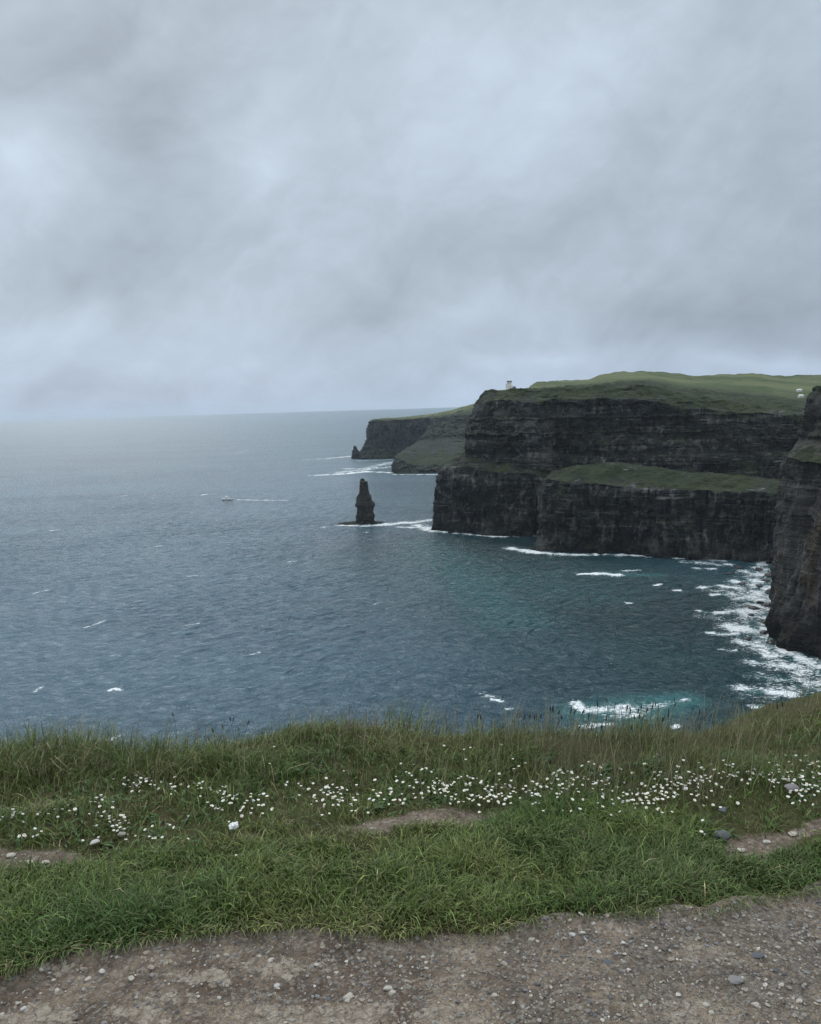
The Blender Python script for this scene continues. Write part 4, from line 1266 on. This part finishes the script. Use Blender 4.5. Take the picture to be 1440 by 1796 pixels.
# ------------------------------------------------------------------ small leaves in the turf (clover, plantain rosettes): ground cover
n = 14000
x, y = scatter(n, XR[0], XR[1], 2.5, 4.4)
df_ = edge(x) - y
k = (rng.random(n) < sstep(df_, 0, .2) * sstep(df_, .95, .6) * np.clip(.4 + .9 * fbm(x * 3, y * 4, 0, 2, 74), 0, 1) * (1 - sstep(bare(x, y), .2, .5)))
x, y = x[k], y[k]
n = len(x)
h = rng.uniform(.012, .04, n)
cov = blades(x, y, gz(x, y), h, rng.uniform(.008, .017, n), h * rng.uniform(.4, 1.4, n), h * rng.uniform(.3, 1.0, n), rng.uniform(0, 6.28, n), np.array([(.055, .105, .034)]) * rng.uniform(.65, 1.5, (n, 1)))
tag(blade_mesh('ground_cover', [cov], M_GRASS), 'low broad leaves of clover and daisy growing through the turf', 'ground cover', kind='stuff')

# ------------------------------------------------------------------ daisies
M_PETAL = simple_mat('daisy_petal', (.78, .78, .74), .7, .06, 30)
M_EYE = simple_mat('daisy_eye', (.55, .38, .04), .7, .15, 60)
M_STEM = simple_mat('flower_stem', (.07, .11, .035), .7, .2, 20)


def daisy_mesh(k):
    r = random.Random(k)
    bm = bmesh.new()
    npet = 15
    hs = .035
    cup = r.uniform(.2, 1.5)
    R_ = .0058 * r.uniform(.85, 1.15)
    faces_mat = []
    for i in range(npet):
        a = 2 * math.pi * i / npet + r.uniform(-.06, .06)
        wv_ = .0017
        pts = []
        for rr, hw, dz in ((.0022, .0009, 0), (R_ * .6, wv_, .0022 * cup), (R_, wv_ * .8, .0048 * cup)):
            for s in (-1, 1):
                pts.append(bm.verts.new((rr * math.cos(a) - s * hw * math.sin(a), rr * math.sin(a) + s * hw * math.cos(a), hs + dz + (i % 2) * .0004)))
        for q in ((0, 1, 3, 2), (2, 3, 5, 4)):
            f = bm.faces.new([pts[j] for j in q])
            f.material_index = 0
    ring0 = [bm.verts.new((.0027 * math.cos(b_), .0027 * math.sin(b_), hs + .0006)) for b_ in np.linspace(0, 2 * math.pi, 9)[:-1]]
    ring1 = [bm.verts.new((.0017 * math.cos(b_), .0017 * math.sin(b_), hs + .0019)) for b_ in np.linspace(0, 2 * math.pi, 9)[:-1]]
    for i in range(8):
        bm.faces.new((ring0[i], ring0[(i + 1) % 8], ring1[(i + 1) % 8], ring1[i])).material_index = 1
    bm.faces.new(ring1).material_index = 1
    bx_, by_ = r.uniform(-.012, .012), r.uniform(-.012, .012)
    lo = [bm.verts.new((bx_ + .0007 * math.cos(b_), by_ + .0007 * math.sin(b_), -.03)) for b_ in (0, 2.1, 4.2)]
    hi = [bm.verts.new((.0006 * math.cos(b_), .0006 * math.sin(b_), hs)) for b_ in (0, 2.1, 4.2)]
    for i in range(3):
        bm.faces.new((lo[i], lo[(i + 1) % 3], hi[(i + 1) % 3], hi[i])).material_index = 2
    me = bpy.data.meshes.new('daisy')
    bm.to_mesh(me)
    bm.free()
    for q in (M_PETAL, M_EYE, M_STEM):
        me.materials.append(q)
    return me


dm = [daisy_mesh(k) for k in range(6)]
CL = [(980, 1375, 95, 24, 48), (1130, 1392, 90, 16, 62), (1195, 1372, 60, 14, 34), (1300, 1362, 110, 13, 46), (1400, 1380, 40, 20, 34), (1420, 1345, 60, 12, 16), (850, 1384, 80, 18, 50), (735, 1362, 50, 16, 20), (790, 1372, 60, 16, 20),
      (610, 1398, 60, 18, 30), (560, 1388, 60, 16, 18), (405, 1402, 34, 18, 26), (445, 1412, 40, 12, 12), (240, 1374, 36, 11, 16), (300, 1384, 50, 9, 11), (350, 1378, 40, 8, 8), (168, 1410, 24, 9, 8), (200, 1442, 55, 15, 20),
      (20, 1432, 28, 7, 11), (100, 1422, 50, 8, 8), (55, 1460, 24, 6, 6), (290, 1455, 70, 16, 7), (1090, 1340, 150, 10, 10), (700, 1390, 60, 14, 14), (1260, 1398, 60, 16, 6), (420, 1493, 6, 5, 2), (1225, 1458, 12, 4, 2), (800, 1330, 400, 20, 10), (1010, 1352, 60, 10, 10), (1530, 1345, 60, 22, 26), (1650, 1330, 70, 22, 18), (-90, 1440, 60, 14, 12)]
dl_ = []
for cx, cy, sx, sy, nn in CL:
    for _ in range(int(nn * 1.45)):
        dl_.append((cx + random.gauss(0, sx * .55), cy + random.gauss(0, sy * .75)))
drow = []
for px, py in dl_:
    p = on(px, py, GZ + .05)
    if edge(p[0]) - p[1] < .06:
        continue
    g0 = float(gz(np.array([p[0]]), np.array([p[1]]))[0])
    drow.append((np.linalg.norm(p - CAM), px, p, max(g0 + .022, min(p[2] + .4 * (g0 - GZ), g0 + .075))))
drow.sort(key=lambda q: q[0])
EX_V, EX_F, EX_M, off = [], [], [], 0
for i, (_, px, p, zz) in enumerate(drow):
    sc_ = random.uniform(.65, 1.1)
    rot = (random.gauss(-.0, .25) + .18, random.gauss(0, .25), random.uniform(0, 6.28))
    me = dm[i % 6]
    if i < 300:
        o = bpy.data.objects.new('daisy', me)
        COL.objects.link(o)
        o.location = (p[0], p[1], zz - .035)
        o.rotation_euler = rot
        o.scale = (sc_,) * 3
        if px < 500:
            tag(o, 'small white daisy in the sparse scatter on the darker, less flowery side of the turf', 'daisy', 'daisies scattered on the left of the turf')
        elif px < 680:
            tag(o, 'small white daisy in the loose drift near the white crumpled scrap', 'daisy', 'daisies in the loose middle drift')
        else:
            tag(o, 'small white daisy in the dense drift in front of the wispy seed stalks', 'daisy', 'daisies in the dense drift')
    else:
        from mathutils import Euler
        Mx = Matrix.Translation((p[0], p[1], zz - .035)) @ Euler(rot).to_matrix().to_4x4() @ Matrix.Scale(sc_, 4)
        for f in me.polygons:
            EX_F.append([v_ + off for v_ in f.vertices])
            EX_M.append(f.material_index)
        EX_V += [tuple(Mx @ v_.co) for v_ in me.vertices]
        off += len(me.vertices)
if EX_V:
    me = bpy.data.meshes.new('daisies')
    me.from_pydata(EX_V, [], EX_F)
    for q in (M_PETAL, M_EYE, M_STEM):
        me.materials.append(q)
    me.polygons.foreach_set('material_index', EX_M)
    tag(link('daisies', me), 'farthest small daisies of the drift under the tall grass', 'daisies', kind='stuff')

# crumpled white scrap
p = on(410, 1452, GZ + .03)
bm = bmesh.new()
bmesh.ops.create_icosphere(bm, subdivisions=4, radius=1)
co = np.array([v_.co[:] for v_ in bm.verts])
r_ = 1 + .55 * np.abs(fbm(co[:, 0] * 1.6, co[:, 1] * 1.6, co[:, 2] * 1.6, 3, 5)) - .3 * np.abs(vn(co[:, 0] * 3.5, co[:, 1] * 3.5, co[:, 2] * 3.5, 6))
for v_, c_, q in zip(bm.verts, co, r_):
    v_.co = c_ * q * np.array([.017, .011, .011])
o = bm_obj('paper_scrap', bm, simple_mat('white_paper', (.80, .80, .82), .8, .05, 60), None, (p[0], p[1], float(gz(p[0], p[1])) + .028))
o.rotation_euler = (.2, -.5, .1)
tag(o, 'crumpled bright white scrap lying on the trodden turf', 'scrap')

# ------------------------------------------------------------------ seed stalks
M_HEAD = simple_mat('dark_seed_head', (.030, .024, .020), .85, .4, 200)
M_PALEHEAD = simple_mat('pale_seed_head', (.30, .26, .18), .85, .3, 200)
M_STALK = simple_mat('dry_stalk', (.20, .19, .115), .8, .25, 30)
M_STALKG = simple_mat('green_stalk', (.105, .115, .060), .8, .25, 30)


def tube(bm, pts, rad, n=5):
    rings = []
    for p_, r_ in zip(pts, rad):
        rings.append([bm.verts.new((p_[0] + r_ * math.cos(2 * math.pi * k / n), p_[1] + r_ * math.sin(2 * math.pi * k / n), p_[2])) for k in range(n)])
    for a, b_ in zip(rings, rings[1:]):
        for k in range(n):
            bm.faces.new((a[k], a[(k + 1) % n], b_[(k + 1) % n], b_[k]))
    bm.faces.new(rings[-1])
    bm.faces.new(rings[0][::-1])


def stalk(px, py, yoff, head, lab, grp, name='plantain_stalk', cat='seed stalk', mat=None, headmat=None, rad=.0010):
    p0 = on(px, 1330, GZ)
    yb = float(edge(p0[0])) + yoff
    top = at(px, py, yb)
    bx_ = top[0] - random.gauss(.012, .02)
    by_ = yb - random.gauss(0, .015)
    zb = float(gz(bx_, by_)) - .005
    H = top[2] - zb
    if H < .05:
        return
    r = empty(name, (bx_, by_, zb))
    tag(r, lab, cat, grp)
    dx, dy = top[0] - bx_, top[1] - by_
    wob = random.gauss(0, .008)
    pt = lambda q: (dx * q ** 1.7 + wob * math.sin(q * 3.1), dy * q ** 1.7, H * q)
    hq = 1 - head / H
    bm = bmesh.new()
    tube(bm, [pt(q * hq) for q in (0, .25, .5, .75, 1)], [rad * 1.2, rad * 1.1, rad, rad * .9, rad * .8])
    bm_obj('stem', bm, mat or M_STALKG, r)
    bm = bmesh.new()
    hw = random.uniform(.0022, .0036) if headmat is None else .0018
    tube(bm, [pt(hq + (1 - hq) * q) for q in (0, .15, .4, .7, .92, 1)], [rad * .8, hw * .9, hw, hw * .85, hw * .5, .0004], 6)
    bm_obj('seed_head', bm, headmat or M_HEAD, r)


for px, py in [(372, 1278), (390, 1272), (402, 1258), (411, 1258), (437, 1263), (302, 1249), (233, 1300), (204, 1305), (287, 1303), (420, 1276), (365, 1292), (505, 1268)]:
    stalk(px, py, random.uniform(-.1, .15), random.uniform(.016, .026), 'thin stalk with a dark seed head over the open grey water at the dip', 'dark seed stalks over the open water')
for i in range(62):
    px = random.choice([random.gauss(1090, 70), random.uniform(835, 1240), random.uniform(940, 1220)])
    py = random.uniform(1232, 1274) if random.random() < .75 else random.uniform(1222, 1245)
    if px < 960:
        py = max(py, 1252)
    stalk(px, py, random.uniform(-.22, .2), random.uniform(.018, .032), 'thin stalk with a dark seed head in the dense row before the turquoise surf patch', 'dark seed stalks in the dense row')
stalk(1363, 1233, -.12, .03, 'tall pale stalk with drooping dark head, straighter of the pair on the grassy mound', None, mat=M_STALK, rad=.0016)
stalk(1371, 1230, -.12, .03, 'tall pale stalk with ragged dark head, more bent of the pair on the mound', None, mat=M_STALK, rad=.0016)
for i in range(46):
    px = random.choice([random.uniform(780, 1260), random.uniform(900, 1250), random.uniform(1320, 1450), random.uniform(30, 330), random.uniform(560, 780)])
    base_top = np.interp(px, [0, 100, 190, 340, 400, 500, 620, 800, 960, 1250, 1330, 1440], [1300, 1290, 1310, 1312, 1290, 1272, 1258, 1275, 1270, 1270, 1262, 1250])
    stalk(px, base_top + random.uniform(-16, 40), random.uniform(-.3, .05), random.uniform(.02, .04), 'pale dry grass stalk with a thin straw coloured head on the cliff edge', 'pale dry grass stalks', 'grass_stalk', 'grass stalk', M_STALK, M_PALEHEAD, .0009)

# ------------------------------------------------------------------ broad leaved plants
def broad_plant(px, py, size, nl, lab, seed):
    r = random.Random(seed)
    p = on(px, py, GZ)
    parts = []
    for i in range(nl):
        a = r.uniform(0, 6.28)
        L = size * r.uniform(.7, 1.1)
        up = r.uniform(.35, 1.1)
        nseg = 7
        pts = []
        for j in range(nseg + 1):
            q = j / nseg
            hw = L * .15 * math.sin(math.pi * min(1, q * .97 + .03)) ** .8
            rr = L * q * math.cos(up * (1 - q * .7)) * .95
            zz = L * q * math.sin(up) * (1 - .45 * q * q)
            for s in (-1, 0, 1):
                wob = .004 * math.sin(q * 9 + i)
                pts.append((rr * math.cos(a) - s * hw * math.sin(a), rr * math.sin(a) + s * hw * math.cos(a), zz + abs(s) * hw * .35 + wob))
        parts.append(pts)
    V, F_ = [], []
    for pts in parts:
        o0 = len(V)
        V += pts
        for j in range(7):
            for s in (0, 1):
                b0 = o0 + j * 3 + s
                F_.append((b0, b0 + 1, b0 + 4, b0 + 3))
    me = bpy.data.meshes.new('broad_leaf_plant')
    me.from_pydata(V, [], F_)
    me.polygons.foreach_set('use_smooth', [True] * len(F_))
    cattr(me, 'tint', np.tile([(.060, .105, .040)], (len(V), 1)) * np.random.default_rng(seed).uniform(.8, 1.2, (len(V), 1)))
    o = link('broad_leaf_plant', me, M_GRASS)
    o.location = (p[0], p[1], float(gz(p[0], p[1])))
    tag(o, lab, 'plant')


broad_plant(1140, 1352, .085, 11, 'upright broad leaved plant in the tall grass above the densest daisies', 1)
broad_plant(1050, 1350, .075, 9, 'broad leaved plant left of the one above the densest daisies', 2)
broad_plant(322, 1368, .075, 10, 'broad leaved rosette above the sparse daisies under the dip in the grass edge', 3)
broad_plant(655, 1418, .06, 9, 'flat broad leaved rosette just beyond the bare soil streak', 4)
broad_plant(505, 1362, .075, 9, 'dark broad leaved plant under the grassy hump of the edge', 5)
broad_plant(860, 1372, .07, 8, 'pale green broad leaved plant at the start of the dense daisies', 6)
broad_plant(950, 1335, .07, 8, 'small broad leaved plant behind the daisies among the dark stalks', 7)


# ------------------------------------------------------------------ haze
bm = bmesh.new()
add_box(bm, -26300, 26300, -26300, 26300, -11, 246)
mt, t = new_mat('sea_haze')
pv = t.new('ShaderNodeVolumePrincipled', Color=(.80, .91, 1.0), Density=2.4e-5)
t.l.new(pv.outputs[0], t.new('ShaderNodeOutputMaterial').inputs['Volume'])
hz = bm_obj('haze', bm, mt)
tag(hz, 'thin pale sea haze over the whole bay', 'haze', kind='stuff')
